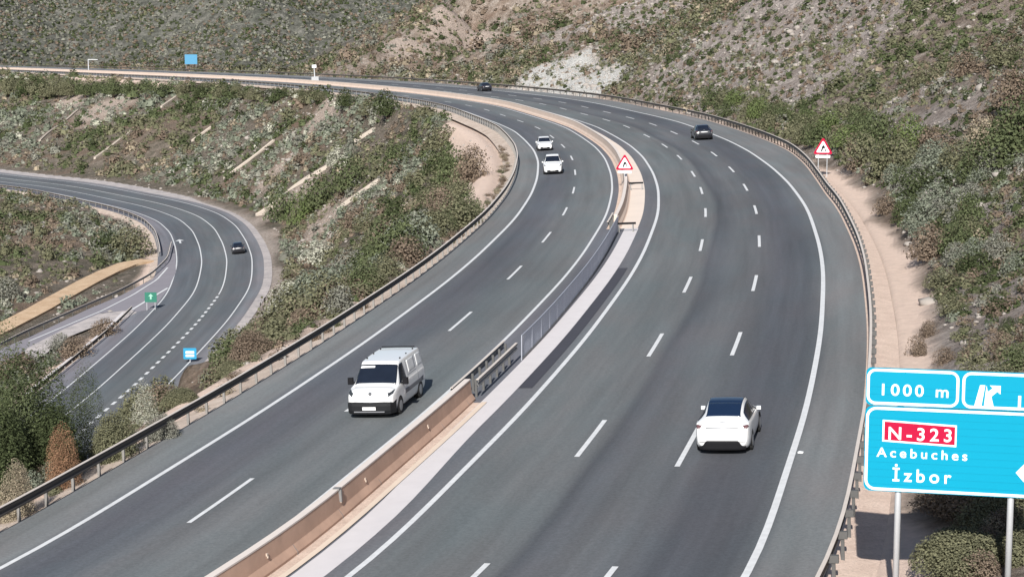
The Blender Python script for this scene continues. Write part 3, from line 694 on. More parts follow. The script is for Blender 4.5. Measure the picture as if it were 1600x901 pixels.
def wheels(root, ys, hw, r, rimmat=alloy):
    for y in ys:
        for sx in (-1, 1):
            x = sx*(hw-.10)
            n = 24; a = MB(); 
            a.cyl((x-sx*.12, y, r), (x+sx*.115, y, r), r, r, n); t = a.build('tyre', rubber, root, False)
            b = MB(); b.cyl((x+sx*.10, y, r), (x+sx*.125, y, r), r*.66, r*.60, 18); q = b.build('rim', rimmat, t)
            c = MB(); pts = [(y+(r+.055)*math.cos(th), max(.2, r+(r+.055)*math.sin(th))) for th in np.linspace(-.25, math.pi+.25, 16)]
            xs0, xs1 = sx*(hw-.03), sx*(hw+.004)
            vs_ = [(xs0, p[0], p[1]) for p in pts]+[(xs1, p[0], p[1]) for p in pts]; k = len(pts)
            c.add(vs_, [tuple(range(k)), tuple(range(2*k-1, k-1, -1))]+[(i, k+i, k+(i+1) % k, (i+1) % k) for i in range(k)]); c.build('wheel_arch', black, root)
def P_(L, root, name, mat, c, **k): return fixn(mesh_obj(name, *L.patch(c, **k), mat, root, True))

def make_van(root, kind='van'):
    st_ = [(2.47, .62, .34, .60, .66, .52), (2.44, .80, .26, .74, .80, .66), (2.32, .89, .21, .90, .97, .76), (2.0, .94, .20, 1.02, 1.10, .80), (1.55, .955, .20, 1.10, 1.18, .82), (.80, .96, .20, 1.16, 1.84, .74),
           (.45, .96, .20, 1.16, 1.92, .76), (-.9, .96, .20, 1.16, 1.945, .77), (-2.1, .96, .20, 1.16, 1.93, .77), (-2.42, .95, .22, 1.14, 1.88, .75), (-2.47, .90, .32, 1.10, 1.78, .70)]
    L = Loft(st_); fixn(mesh_obj('body', *L.body(), wpaint, root, True))
    P_(L, root, 'windscreen', glass, [(4.06, -1.93), (4.06, 1.93), (4.92, 1.9), (4.92, -1.9)], nu=10, nv=8)
    wsp = bpy.context
    P_(L, root, 'sunstrip', sign_white, [(4.74, .25), (4.74, 1.5), (4.83, 1.5), (4.83, .25)], off=.018)
    for sx in (-1, 1):
        P_(L, root, 'side_window', glass, [(4.25, sx*2.9), (6.15, sx*2.9), (6.05, sx*2.1), (4.85, sx*2.1)])
        P_(L, root, 'headlight', lampm, [(1.5, sx*1.9), (2.3, sx*3.1), (3.3, sx*2.75), (2.05, sx*1.15)], off=.010)
        P_(L, root, 'side_panel', grey_seam, [(6.35, sx*2.85), (7.3, sx*2.85), (7.3, sx*2.82), (6.35, sx*2.82)], off=.006)
        P_(L, root, 'side_seam', grey_seam, [(6.35, sx*2.9), (6.38, sx*2.9), (6.38, sx*2.1), (6.35, sx*2.1)], off=.006, nu=1)
        P_(L, root, 'side_seam', grey_seam, [(7.35, sx*4.5), (7.37, sx*4.5), (7.37, sx*2.1), (7.35, sx*2.1)], off=.006, nu=1)
        P_(L, root, 'pressed_panel', wpaint, [(6.5, sx*2.75), (7.25, sx*2.75), (7.25, sx*2.2), (6.5, sx*2.2)], off=.005)
        P_(L, root, 'pressed_panel', wpaint, [(7.45, sx*2.75), (8.3, sx*2.75), (8.3, sx*2.2), (7.45, sx*2.2)], off=.005)
        P_(L, root, 'side_moulding', side_rub, [(4.9, sx*4.9), (8.0, sx*4.9), (8.0, sx*4.55), (4.9, sx*4.55)], off=.014)
        mb = MB(); mb.box((sx*1.10, 1.15, 1.22), (.20, .14, .26)); mb.box((sx*.99, 1.18, 1.16), (.14, .06, .06)); mb.build('mirror', black, root)
        mb = MB()
        for y in (.2, -.75, -1.8): mb.cyl((sx*.66, y, 1.88), (sx*.66, y, 1.97), .035, .03, 8)
        mb.build('roof_mount', black, root)
    mb = MB(); mb.cyl((-.68, -2.05, 1.99), (.68, -2.05, 1.99), .02, n=8); mb.build('roof_bar', black, root)
    # black bumper, grille
    P_(L, root, 'bumper', black, [(.1, -5.3), (.1, 5.3), (2.25, 5.0), (2.25, -5.0)], off=.01) if False else None
    for (y0, z0, z1, hw_) in [(2.45, .26, .62, .86)]:
        pr = []; 
        mb = MB(); n = 14; V = []
        for j in range(n+1):
            a = -1+2*j/n; x = a*.955; yb = 2.585-.07*a*a-.36*abs(a)**14
            V.append((x, yb, x))
        vs_ = []
        for (x, yb, _) in V:
            for (dy, z) in ((-.02, .20), (.0, .26), (.03, .34), (.03, .52), (.0, .60+.03*abs(x)), (-.10, .64+.03*abs(x))): vs_.append((x, yb+dy, z))
        k = 6; fs = [(i*k+j, (i+1)*k+j, (i+1)*k+j+1, i*k+j+1) for i in range(n) for j in range(k-1)]
        # thickness: back sheet
        m = len(vs_); back = [(x*.985, y-.12, z) for x, y, z in vs_]; fs += [tuple(m+i for i in f[::-1]) for f in fs]
        ring = list(range(k))+[i*k+k-1 for i in range(1, n+1)]+[n*k+j for j in range(k-2, -1, -1)]+[i*k for i in range(n-1, 0, -1)]
        fs += [(ring[i], ring[(i+1) % len(ring)], m+ring[(i+1) % len(ring)], m+ring[i]) for i in range(len(ring))]
        b_ = fixn(mesh_obj('bumper', vs_+back, fs, simple('van_bumper', (.010, .011, .013), .7, spec=.2), root, False))
        MB().box((0, 2.625, .43), (.52, .03, .12)).build('number_plate', plate, b_)
        MB().box((0, 2.60, .30), (1.2, .04, .04)).build('air_intake', side_rub, b_)
    MB().cyl((0, 2.36, .96), (0, 2.42, .94), .07, .06, 10).build('badge', alloy, root)
    wheels(root, (1.52, -1.60), .955, .335)
    return root

def make_suv(root, paint_, glass_roof=True, sc=(1, 1, 1), van=False):
    st_ = [(2.36, .60, .34, .56, .62, .52), (2.28, .82, .24, .68, .76, .68), (1.85, .92, .19, .84, .93, .74), (1.15, .95, .18, .95, 1.04, .78), (.30, .96, .18, 1.0, 1.50, .64), (-.25, .96, .18, 1.02, 1.62, .635),
           (-1.0, .96, .18, 1.04, 1.58, .62), (-1.70, .955, .18, 1.07, 1.33, .63), (-2.08, .93, .20, 1.08, 1.15, .72), (-2.27, .89, .27, .98, 1.05, .74), (-2.37, .84, .33, .74, .80, .72), (-2.39, .80, .38, .56, .62, .68)]
    st_ = [(y*sc[1], a*sc[0], zb, b*sc[2], t*sc[2], h*sc[0]) for (y, a, zb, b, t, h) in st_]
    L = Loft(st_); fixn(mesh_obj('body', *L.body(), paint_, root, True))
    g = roofglass if glass_roof else glass
    P_(L, root, 'windscreen', glass, [(3.08, -1.7), (3.08, 1.7), (4.0, 1.75), (4.0, -1.75)])
    if glass_roof:
        P_(L, root, 'roof_panel', g, [(4.04, -1.62), (4.04, 1.62), (6.0, 1.62), (6.0, -1.62)], nu=12)
        P_(L, root, 'rear_window', g, [(6.02, -1.62), (6.02, 1.62), (7.3, 1.45), (7.3, -1.45)], nu=10)
    else:
        P_(L, root, 'rear_window', glass, [(6.15, -1.6), (6.15, 1.6), (7.3, 1.5), (7.3, -1.5)], nu=10)
    for sx in (-1, 1):
        P_(L, root, 'side_window', glass, [(3.35, sx*2.88), (5.0, sx*2.88), (5.0, sx*2.15), (4.0, sx*2.15)])
        P_(L, root, 'side_window', glass, [(5.06, sx*2.88), (7.2, sx*2.85), (6.6, sx*2.2), (5.06, sx*2.15)])
        P_(L, root, 'headlight', lampm, [(.9, sx*2.2), (1.8, sx*3.1), (2.05, sx*2.7), (1.1, sx*1.6)], off=.012)
        P_(L, root, 'tail_light', redlamp, [(8.35, sx*3.9), (9.25, sx*3.2), (9.25, sx*2.3), (8.75, sx*1.55)], off=.012) if True else None
        mb = MB(); mb.box((sx*1.00*sc[0], .75*sc[1], 1.03*sc[2]), (.15, .10, .12)); mb.box((sx*.98*sc[0], .78*sc[1], 1.02*sc[2]), (.12, .06, .05)); mb.build('mirror', paint_, root)
    P_(L, root, 'tailgate_seam', grey_seam, [(8.26, -1.7), (8.26, 1.7), (8.42, 1.7), (8.42, -1.7)], off=.007, nu=2, nv=16)
    P_(L, root, 'rear_bumper', black, [(10.5, -4.9), (10.5, 4.9), (10.98, 4.6), (10.98, -4.6)], off=.006) if False else None
    # dark rear diffuser
    n = 12; vs_ = []
    for j in range(n+1):
        a = -1+2*j/n; x = a*.80*sc[0]; yb = -(2.455-.05*a*a-.10*abs(a)**6)*sc[1]
        top = .52 if abs(a) < .80 else .42
        for dy, z in ((.02, .20), (0, .26), (-.005, top-.06), (.02, top)): vs_.append((x, yb+dy, z))
    k = 4; fs = [(i*k+j, (i+1)*k+j, (i+1)*k+j+1, i*k+j+1) for i in range(n) for j in range(k-1)]; m = len(vs_)
    back = [(x, y+.12, z) for x, y, z in vs_]; fs += [tuple(m+i for i in f[::-1]) for f in fs]
    ring = list(range(k))+[i*k+k-1 for i in range(1, n+1)]+[n*k+j for j in range(k-2, -1, -1)]+[i*k for i in range(n-1, 0, -1)]
    fs += [(ring[i], ring[(i+1) % len(ring)], m+ring[(i+1) % len(ring)], m+ring[i]) for i in range(len(ring))]
    fixn(mesh_obj('diffuser', vs_+back, fs, black, root))
    # front bumper grille + plates
    MB().box((0, 2.385*sc[1], .36), (1.15*sc[0], .05, .17)).build('grille', black, root)
    MB().box((0, 2.415*sc[1], .46), (.50, .02, .11)).build('number_plate', plate, root)
    P_(L, root, 'number_plate', plate, [(9.5, -.55), (9.5, .55), (9.72, .55), (9.72, -.55)], off=.02, nu=2)
    P_(L, root, 'plate_recess_shade', grey_seam, [(9.30, -.9), (9.30, .9), (9.44, .9), (9.44, -.9)], off=.012, nu=1)  # raised grey strip paints the shading of the recess above the plate
    P_(L, root, 'bumper_seam', grey_seam, [(9.9, -2.6), (9.9, 2.6), (9.97, 2.6), (9.97, -2.6)], off=.006, nu=1, nv=20)
    wheels(root, (1.45*sc[1], -1.42*sc[1]), .955*sc[0], .34)
    return root
def veh(name, label, cat, c, px, half, flip, off=None, dz=0., group=None):
    s, o = c.s_px(*px)
    if off is not None: o = off
    s = s+half
    r = empty(name, mat=matk(s, o, c, dz, flip)); tag(r, label, cat, group); return r
# heading: flip=+1 drives away along the curve (bonnet far), -1 drives towards the camera
van = make_van(veh('delivery_van', 'white delivery van with black bumper and roof bars coming towards the camera', 'van', MAIN, (579, 654), 2.4, -1)); van.scale = (.955,)*3
suv = make_suv(veh('white_car', 'white car with dark glass roof driving away in the right lane', 'car', MAIN, (1129, 711), 2.2, 1), wpaint); suv.scale = (.93,)*3
make_suv(veh('white_car', 'white car coming round the bend behind the other white vehicle', 'car', MAIN, (852, 236), 2.2, -1), wpaint, False, (.95, .92, .95)).scale = (.88,)*3
make_suv(veh('white_minivan', 'white minivan with wide dark windscreen following the inner edge line of the bend', 'minivan', MAIN, (864, 273), 2.2, -1), wpaint, False, (1.0, .98, 1.14)).scale = (.88,)*3
make_suv(veh('black_car', 'black car driving away near the outer edge line of the bend', 'car', MAIN, (1101, 219), 2.2, 1), kpaint, False, (.97, .95, .95))
make_suv(veh('black_car', 'tiny black car far along the motorway below the white rock face', 'car', MAIN, (773, 142), 2.2, 1, off=5.2), kpaint, False, (.97, .95, .95))
make_suv(veh('black_car', 'black car on the lower valley road beside the gravel shoulder', 'car', LOW, (373, 397), 2.2, 1), kpaint, False, (.97, .95, .95))

# ------------------------------------------------------------------ big direction sign
def text_mesh(body, size, depth=.006, spacing=1.15, align='LEFT', xs=1.):
    cu = bpy.data.curves.new('lettering', 'FONT'); cu.body = body; cu.size = size; cu.extrude = depth; cu.space_character = spacing; cu.align_x = align; cu.offset = size*.014
    o = bpy.data.objects.new('tmp', cu); COL.objects.link(o); bpy.context.view_layer.update()
    m2 = bpy.data.meshes.new_from_object(o.evaluated_get(bpy.context.evaluated_depsgraph_get())); bpy.data.objects.remove(o)
    for v in m2.vertices: v.co.x *= xs
    return m2
YS = 44.6; TL = at(1354, 573.5, YS); TR = at(1600, 582.5, YS*.983); BL = at(1351, 765, YS); 
ux = np.array([TR[0]-TL[0], TR[1]-TL[1], 0]); ppm = 246/np.linalg.norm(ux); ux /= np.linalg.norm(ux)
fwd = Vector((ux[0], ux[1], 0)); nrm = Vector((ux[1], -ux[0], 0))        # towards the camera
if nrm.y > 0: nrm = -nrm
Hs = TL[2]-BL[2]; Wd = 291/ppm
bz = float(hgt(TL[0], TL[1]))-.1
Ms = Matrix((fwd, -nrm, Vector((0, 0, 1)))).transposed().to_4x4(); Ms.translation = Vector((TL[0], TL[1], BL[2]))
# sign-local frame: x right, y away from viewer, z up; origin bottom-left of the panel
root = empty('direction_sign', mat=Ms); tag(root, 'large bright blue road direction sign on two metal posts', 'road sign')
def rrect(x0, z0, x1, z1, r, n=6):
    P = []
    for (cx_, cz_, a0) in ((x1-r, z0+r, -90), (x1-r, z1-r, 0), (x0+r, z1-r, 90), (x0+r, z0+r, 180)):
        for i in range(n+1):
            a = math.radians(a0+90*i/n); P.append((cx_+r*math.cos(a), cz_+r*math.sin(a)))
    return P
def ringm(outer, inner, y0, y1):
    n = len(outer); V = [(x, y0, z) for x, z in outer]+[(x, y0, z) for x, z in inner]+[(x, y1, z) for x, z in outer]+[(x, y1, z) for x, z in inner]; Fc = []
    for i in range(n):
        j = (i+1) % n; Fc += [(i, j, n+j, n+i), (2*n+i, 3*n+i, 3*n+j, 2*n+j), (i, 2*n+i, 2*n+j, j), (n+i, n+j, 3*n+j, 3*n+i)]
    return V, Fc
split = Hs*(1-(632-573.5)/191.5); g_ = .03
def sx(u): return (u-1354)/ppm
x1b = sx(1502)
mb = MB(); mb.prism(rrect(0, split+.01, Wd, Hs, .12), 0, .05); mb.build('top_panel', sign_cyan, root)
mb = MB(); mb.prism(rrect(0, 0, Wd, split-.01, .16), 0, .05); mb.build('main_panel', sign_cyan, root)
bw = .062
def border(x0, z0, x1, z1, r): V, Fc = ringm(rrect(x0, z0, x1, z1, r), rrect(x0+bw, z0+bw, x1-bw, z1-bw, max(.03, r-bw)), -.006, .001); fixn(mesh_obj('border', V, Fc, sign_white, root))
border(.02, split+.03, x1b-.02, Hs-.02, .20); border(x1b+.05, split+.03, Wd-.02, Hs-.02, .20); border(.02, .02, Wd-.02, split-.03, .24)
seam_m = simple('panel_seam', (.0, .21, .33), .6, spec=.15)
for z in np.arange(.17, split-.1, .175):
    MB().box((Wd/2, -.001, z), (Wd-.2, .004, .007)).build('panel_seam', seam_m, root)
for z in (split+.27, split+.45):
    for xa, xb in ((.1, x1b-.1), (x1b+.15, Wd-.1)): MB().box(((xa+xb)/2, -.001, z), (xb-xa, .004, .007)).build('panel_seam', seam_m, root)
def lettering(body, x, z, size, xs=1., spacing=1.2, y=-.008, mat=sign_white, parent=None):
    m2 = text_mesh(body, size, .004, spacing, 'LEFT', xs); m2.materials.append(mat); o = bpy.data.objects.new('lettering', m2); COL.objects.link(o); o.parent = parent or root
    o.rotation_euler = (math.pi/2, 0, 0); o.location = (x, y, z); return o
Z_ = lambda v: Hs*(1-(v-573.5)/191.5)
lettering('1000 m', sx(1374), Z_(615), .38, 1.10, 1.32)
lettering('1', sx(1586), Z_(627), .42, 1.2)
mb = MB(); mb.prism([(sx(1382), Z_(687)), (sx(1499), Z_(691)), (sx(1499), Z_(657.5)), (sx(1382), Z_(653.5))], -.008, 0); mb.build('road_number_border', sign_white, root)
mb = MB(); mb.prism([(sx(1385), Z_(684.5)), (sx(1496.5), Z_(688)), (sx(1496.5), Z_(660)), (sx(1385), Z_(656)), ], -.012, -.008); pr_ = mb.build('road_number_plate', sign_red, root)
o = lettering('N-323', sx(1390), Z_(683), .42, 1.04, 1.40, y=-.017)
lettering('Acebuches', sx(1374), Z_(711), .31, 1.08, 1.45)
lettering('İzbor', sx(1399), Z_(748), .43, 1.0, 1.42)
# exit pictogram: a tapered carriageway with a lane dash and a branch
def poly(name, pts_, y0=-.010, mat=sign_white):
    mb = MB(); mb.prism([(sx(u), Z_(v)) for u, v in pts_], y0, .001); return fixn(mb.build(name, mat, root))
poly('pictogram', [(1525, 626), (1536, 626), (1541, 594), (1533, 594)]); poly('pictogram', [(1540, 626), (1555, 626), (1551, 611), (1560, 603), (1565, 607), (1565, 594), (1548, 594), (1553, 598), (1545, 604), (1543, 594)])
poly('arrow', [(1593, 726), (1606, 712), (1620, 712), (1612, 720), (1632, 700), (1638, 707), (1618, 727), (1625, 727), (1606, 740)])
for u in (1409.5, 1587):
    mb = MB(); x = (u-1354)/ppm; mb.cyl((x, .11, bz-Ms.translation.z-.2), (x, .11, Hs-.1), .075, n=14); mb.build('pole', pole_metal, root, True)
for z in (.35, 1.0, 1.6, 2.3):
    mb = MB(); mb.box((Wd/2, .07, z), (Wd-.2, .03, .06)); mb.build('bracket', sign_back, root)

# ------------------------------------------------------------------ smaller signs
def basem(p, face):            # face: direction the sign looks (x,y)
    f = Vector((face[0], face[1], 0)).normalized(); X_ = Vector((0, 0, 1)).cross(f)  # right as seen from the front -> mirrored
    X_ = f.cross(Vector((0, 0, 1)))*-1
    M = Matrix((X_, -f, Vector((0, 0, 1)))).transposed().to_4x4(); M.translation = Vector(p); return M
def tri_sign(p, face, size, zc, plate_=True, label='', posts=(-.35, .35)):
    r = empty('warning_sign', mat=basem(p, face)); tag(r, label, 'warning sign')
    def tri(s, k=.08): 
        P = []
        for a in (-90+120*i for i in range(3)):
            pass
        pts_ = [(-s/2, -s*.289), (s/2, -s*.289), (0, s*.577)]; out = []
        for i in range(3):
            a = pts_[i]; b = pts_[(i+1) % 3]; c = pts_[(i+2) % 3]
            out += [(a[0]+(c[0]-a[0])*k, a[1]+(c[1]-a[1])*k), (a[0]+(b[0]-a[0])*k, a[1]+(b[1]-a[1])*k)]
        return [(x, z+zc) for x, z in out]
    MB().prism(tri(size), 0, .03).build('sign_border', sign_red, r); MB().prism(tri(size*.70), -.006, 0).build('sign_face', sign_white, r)
    mb = MB(); s = size
    mb.prism([(-.11*s, zc-.15*s), (-.04*s, zc-.15*s), (.0, zc-.02*s), (.07*s, zc+.03*s), (.10*s, zc-.15*s), (.16*s, zc-.15*s), (.10*s, zc+.07*s), (.02*s, zc+.18*s), (-.06*s, zc+.08*s)], -.012, -.006); mb.build('symbol', black, r)
    if plate_: MB().prism(rrect(-.36*s, zc-.47*s, .36*s, zc-.34*s, .03), -.0, .03).build('sign_plate', sign_white, r)
    for x in posts:
        mb = MB(); mb.cyl((x, .06, -.4), (x, .06, zc+.1*s), .035, n=8); mb.build('post', pole_metal, r)
    return r
s_, o_ = MAIN.s_px(1286, 270); p = MAIN.pt(s_, 12.0); p = np.array([p[0], p[1], float(hgt(p[0], p[1]))])
def px_base(u, v, Y): return at(u, v, Y)
# right-hand warning sign
ps = hit(1284, 268); Yr = 158.; q0 = at(1286, 232, Yr); g0 = float(hgt(q0[0], q0[1]))
tri_sign((q0[0], q0[1], g0), (-.1, -1), 1.62, q0[2]-g0, True, 'red and white warning triangle outside the bend in front of the green bushes')
Ym = MAIN.pt(MAIN.s_px(978, 292)[0], -5)[1]; q1 = at(976, 257, Ym); g1 = pz(PLM, q1[0], q1[1])
mr = tri_sign((q1[0], q1[1], g1), (-.05, -1), 1.5, q1[2]-g1, True, 'red and white warning triangle standing on the median', posts=(0,))
# low dark crossbar frames on the median
for (u, v, lab) in [(987, 297, 'dark trestle on the median below the warning triangle'), (985, 362, 'low dark crossbar where the median barrier starts beyond the opening')]:
    sm, om = MAIN.s_px(u, v); M = matk(sm, -5.0)
    r = empty('barricade', mat=M); tag(r, lab, 'barricade')
    MB().box((0, 0, .55), (1.3 if v > 350 else 1.1, .08, .13)).build('rail', black, r)
    for x in (-.45, .45): MB().prism([(x-.05, 0), (x+.05, 0), (x+.03, .5), (x-.03, .5)], -.2, .2).build('leg', steel_dark, r)
# valley signs
def panel_sign(name, p, face, w_, h_, z0, mat, label, deco=None, round_=False, cat='road sign', posts=(0,)):
    r = empty(name, mat=basem(p, face)); tag(r, label, cat)
    if round_: poly_ = [(w_/2*math.cos(a), z0+h_/2+h_/2*math.sin(a)) for a in np.linspace(0, 2*math.pi, 24)[:-1]]
    else: poly_ = rrect(-w_/2, z0, w_/2, z0+h_, .08)
    MB().prism(poly_, 0, .04).build('sign_face', mat, r)
    if deco: deco(r, w_, h_, z0)
    for x in posts: MB().cyl((x, .08, -.4), (x, .08, z0+h_*.8), .05, n=8).build('post', pole_metal, r)
    return r
def d_bus(r, w_, h_, z0):
    mb = MB(); mb.prism(rrect(-.32*w_, z0+.50*h_, .32*w_, z0+.72*h_, .04), -.01, 0); mb.prism(rrect(-.32*w_, z0+.22*h_, .32*w_, z0+.40*h_, .04), -.01, 0); mb.build('pictogram', sign_white, r)
def d_green(r, w_, h_, z0):
    mb = MB(); mb.prism([(-.10, z0+.3*h_), (.10, z0+.3*h_), (.10, z0+.6*h_), (.3, z0+.6*h_), (0, z0+.85*h_), (-.3, z0+.6*h_), (-.10, z0+.6*h_)], -.01, 0); mb.build('arrow', simple('pale_green', (.25, .5, .38), .5), r)
pg = onplane(236, 484, PLL); panel_sign('exit_sign', pg, (0, -1), 1.45, 1.2, .95, sign_green, 'green exit sign standing at the gore of the slip road', d_green, posts=(-.5, .5))
pb = onplane(297, 566, PLL); panel_sign('road_sign', pb, (0, -1), 1.35, 1.15, .35, simple('teal_blue', (.01, .22, .40), .5), 'square blue sign with white pictogram beside the valley road', d_bus)
mf = [MAIN.pt(s, 12.5) for s in np.arange(0, SL, 3.)]; k = min(mf, key=lambda p: abs(proj(p)[0]-298)+(1e3 if p[1] < 300 else 0)); gz = pz(PLM, k[0], k[1])
pzc = at(298, 93, k[1]); Mh = 15/F*k[1]
panel_sign('direction_sign', (k[0], k[1], gz-.5), (.1, -1), 19/F*k[1], Mh, pzc[2]-Mh/2-gz+.5, simple('far_blue', (.05, .22, .38), .5), 'small distant light blue direction sign beyond the far motorway', None, posts=(-1.6, 1.6))
k = MAIN.pt(MAIN.s_px(503, 130)[0], -5.0); M = matk(MAIN.s_px(503, 130)[0], -5.0)
r = empty('camera_mast', mat=M); tag(r, 'pale mast with white head on the far median', 'mast')
MB().cyl((0, 0, 0), (0, 0, 3.6), .16, .12).build('pole', pole_metal, r); MB().box((0, 0, 3.9), (.9, .6, .7)).build('head', sign_white, r); MB().box((0, 0, .8), (1.6, .7, 1.5)).build('cabinet', pole_metal, r)
k = MAIN.pt(MAIN.s_px(85, 116)[0], -5.4)
r = empty('camera_mast', (k[0], k[1], k[2])); tag(r, 'faint grey mast at the far left end of the motorway', 'mast')
MB().cyl((0, 0, 0), (0, 0, 4.5), .2, .15).build('pole', pole_metal, r); MB().box((1.6, 0, 4.4), (3.4, .25, .25)).build('arm', pole_metal, r)
for (u, v, lab) in [(1250, 707, 'small white chip of litter on the outer shoulder beside the edge line')]:
    sm, om = MAIN.s_px(u, v); mb = MB(); mb.prism([(-.07, 0), (.09, .0), (.11, .03), (-.02, .05), (-.07, .03)], -.05, .06); o_ = mb.build('litter', sign_white); o_.matrix_world = matk(sm, om, MAIN, .004); tag(o_, lab, 'litter')
for (u, v, lab) in [(94, 722, '')]: pass

# ------------------------------------------------------------------ vegetation
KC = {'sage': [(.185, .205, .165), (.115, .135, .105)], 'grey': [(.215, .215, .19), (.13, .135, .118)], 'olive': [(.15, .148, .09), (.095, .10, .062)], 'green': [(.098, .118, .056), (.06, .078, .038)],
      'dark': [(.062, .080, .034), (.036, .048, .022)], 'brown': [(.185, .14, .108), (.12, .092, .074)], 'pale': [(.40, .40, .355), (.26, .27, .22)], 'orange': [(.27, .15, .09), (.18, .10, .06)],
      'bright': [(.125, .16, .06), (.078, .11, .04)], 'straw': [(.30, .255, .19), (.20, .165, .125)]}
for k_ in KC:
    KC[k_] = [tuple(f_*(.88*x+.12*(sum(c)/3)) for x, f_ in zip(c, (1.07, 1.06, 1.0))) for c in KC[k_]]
def leaf_mat():
    m, nt, b = M_('scrub_foliage'); a = N(nt, 'ShaderNodeAttribute', attribute_name='tint')
    nt.links.new(a.outputs['Color'], b.inputs['Base Color']); b.inputs['Roughness'].default_value = .85; b.inputs['Specular IOR Level'].default_value = .08
    tr = N(nt, 'ShaderNodeBsdfTranslucent'); nt.links.new(a.outputs['Color'], tr.inputs[0]); ms = N(nt, 'ShaderNodeMixShader'); ms.inputs[0].default_value = .10
    out = nt.nodes['Material Output']; nt.links.new(b.outputs[0], ms.inputs[1]); nt.links.new(tr.outputs[0], ms.inputs[2]); nt.links.new(ms.outputs[0], out.inputs[0])
    return m
LM = leaf_mat()
def core(sub, lumps, g):
    """closed lumpy body of quads under the leaves (unit size, base at z=0)"""
    Q = []
    ax = np.linspace(-1, 1, sub+1)
    for d in range(3):
        for sg in (-1, 1):
            for i in range(sub):
                for j in range(sub):
                    f = []
                    for (u, v) in ((ax[i], ax[j]), (ax[i+1], ax[j]), (ax[i+1], ax[j+1]), (ax[i], ax[j+1])):
                        p = [0, 0, 0]; p[d] = sg; p[(d+1) % 3] = u; p[(d+2) % 3] = v; f.append(p)
                    Q.append(f if sg > 0 else f[::-1])
    Q = np.array(Q, float); Q /= np.linalg.norm(Q, axis=2)[..., None]
    a = g.normal(size=(3, 3))*2.3; b = g.uniform(0, 6, 3)
    k = 1+.20*np.sin(Q@a.T+b).sum(-1)/1.6
    Q = Q*k[..., None]; Q[..., 2] = np.where(Q[..., 2] > 0, Q[..., 2]*.86, Q[..., 2]*.1); Q[..., :2] *= .80
    return Q
def leaves(n, leaf, flat=.75, lumps=5, seed=0, r=1., asp=1.4, sub=2, cs=.9):
    g = np.random.default_rng(seed)
    c = g.normal(size=(lumps, 3)); c /= np.linalg.norm(c, axis=1)[:, None]; c *= g.uniform(.25, .62, (lumps, 1)); c[:, 2] = np.abs(c[:, 2])*.8
    rad = g.uniform(.38, .62, lumps)
    k = g.integers(0, lumps, n); d = g.normal(size=(n, 3)); d /= np.linalg.norm(d, axis=1)[:, None]
    rr = rad[k]*(g.uniform(.55, 1.05, n)**.5)
    P = c[k]+d*rr[:, None]; P[:, 2] = np.abs(P[:, 2])+.03; P[:, :2] /= np.quantile(np.hypot(P[:, 0], P[:, 1]), .93); P[:, 2] /= np.quantile(P[:, 2], .95); r_o = np.sqrt(P[:, 0]**2+P[:, 1]**2+(P[:, 2]*.97)**2); P *= np.minimum(1, g.uniform(.96, 1.14, n)/np.maximum(r_o, .01))[:, None]
    nn = d+g.normal(size=(n, 3))*.45; nn[:, 2] += .3; nn /= np.linalg.norm(nn, axis=1)[:, None]
    t1 = np.cross(nn, g.normal(size=(n, 3))); t1 /= np.linalg.norm(t1, axis=1)[:, None]; t2 = np.cross(nn, t1)
    a = leaf*g.uniform(.6, 1.3, n)[:, None]; b = a*g.uniform(.45, .9, n)[:, None]
    t1 = t1*a; t2 = t2*b; t1[:, 2] /= asp; t2[:, 2] /= asp
    V = np.stack([P-t1, P-t2, P+t1, P+t2], 1)
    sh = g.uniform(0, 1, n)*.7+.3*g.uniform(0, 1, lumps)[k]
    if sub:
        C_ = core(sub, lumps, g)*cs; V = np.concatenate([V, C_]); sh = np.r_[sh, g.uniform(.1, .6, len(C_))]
    return V*r, sh
def quads_mesh(name, V, Cc, mat, extra=None):
    n = len(V); me = bpy.data.meshes.new(name); me.vertices.add(n*4); me.vertices.foreach_set('co', V.reshape(-1)); me.loops.add(n*4)
    me.loops.foreach_set('vertex_index', np.arange(n*4, dtype=np.int32)); me.polygons.add(n); me.polygons.foreach_set('loop_start', np.arange(0, n*4, 4, dtype=np.int32)); me.update(calc_edges=True)
    a = me.color_attributes.new('tint', 'FLOAT_COLOR', 'POINT'); a.data.foreach_set('color', np.column_stack([np.repeat(Cc, 4, axis=0), np.ones(n*4)]).ravel()); me.materials.append(mat); return me
def tint(kind, sh, g, var=.12):
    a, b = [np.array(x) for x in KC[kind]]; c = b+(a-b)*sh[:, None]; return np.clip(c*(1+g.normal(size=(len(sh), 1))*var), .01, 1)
bark = simple('bark', (.12, .09, .07), .9, nz=.3)
def bush_mesh(kind, n, leaf, seed, flat=.75, lumps=6, asp=1.4, sub=3):
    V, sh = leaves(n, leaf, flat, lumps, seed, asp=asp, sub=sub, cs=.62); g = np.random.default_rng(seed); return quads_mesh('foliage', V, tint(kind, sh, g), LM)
LIB = {k: [bush_mesh(k, 420, .10, 50+i*7+j, lumps=6+j % 3) for j in range(3)] for i, k in enumerate(KC)}
HI = {}
def hi(kind, seed, asp=1.4):
    if (kind, seed) not in HI: HI[(kind, seed)] = bush_mesh(kind, 20000, .031, seed, .85, 18, asp, 0)
    return HI[(kind, seed)]
MIDL = {k: [bush_mesh(k, 2200, .055, 150+i*7+j, .85, 12, sub=0) for j in range(2)] for i, k in enumerate(KC)}
desc = {'sage': 'sage green', 'grey': 'greyish green', 'olive': 'olive green', 'green': 'mid green', 'dark': 'dark green', 'brown': 'dry brown', 'pale': 'pale whitish', 'orange': 'rusty orange', 'bright': 'bright green', 'straw': 'straw coloured'}
occ = []     # hand-placed plants
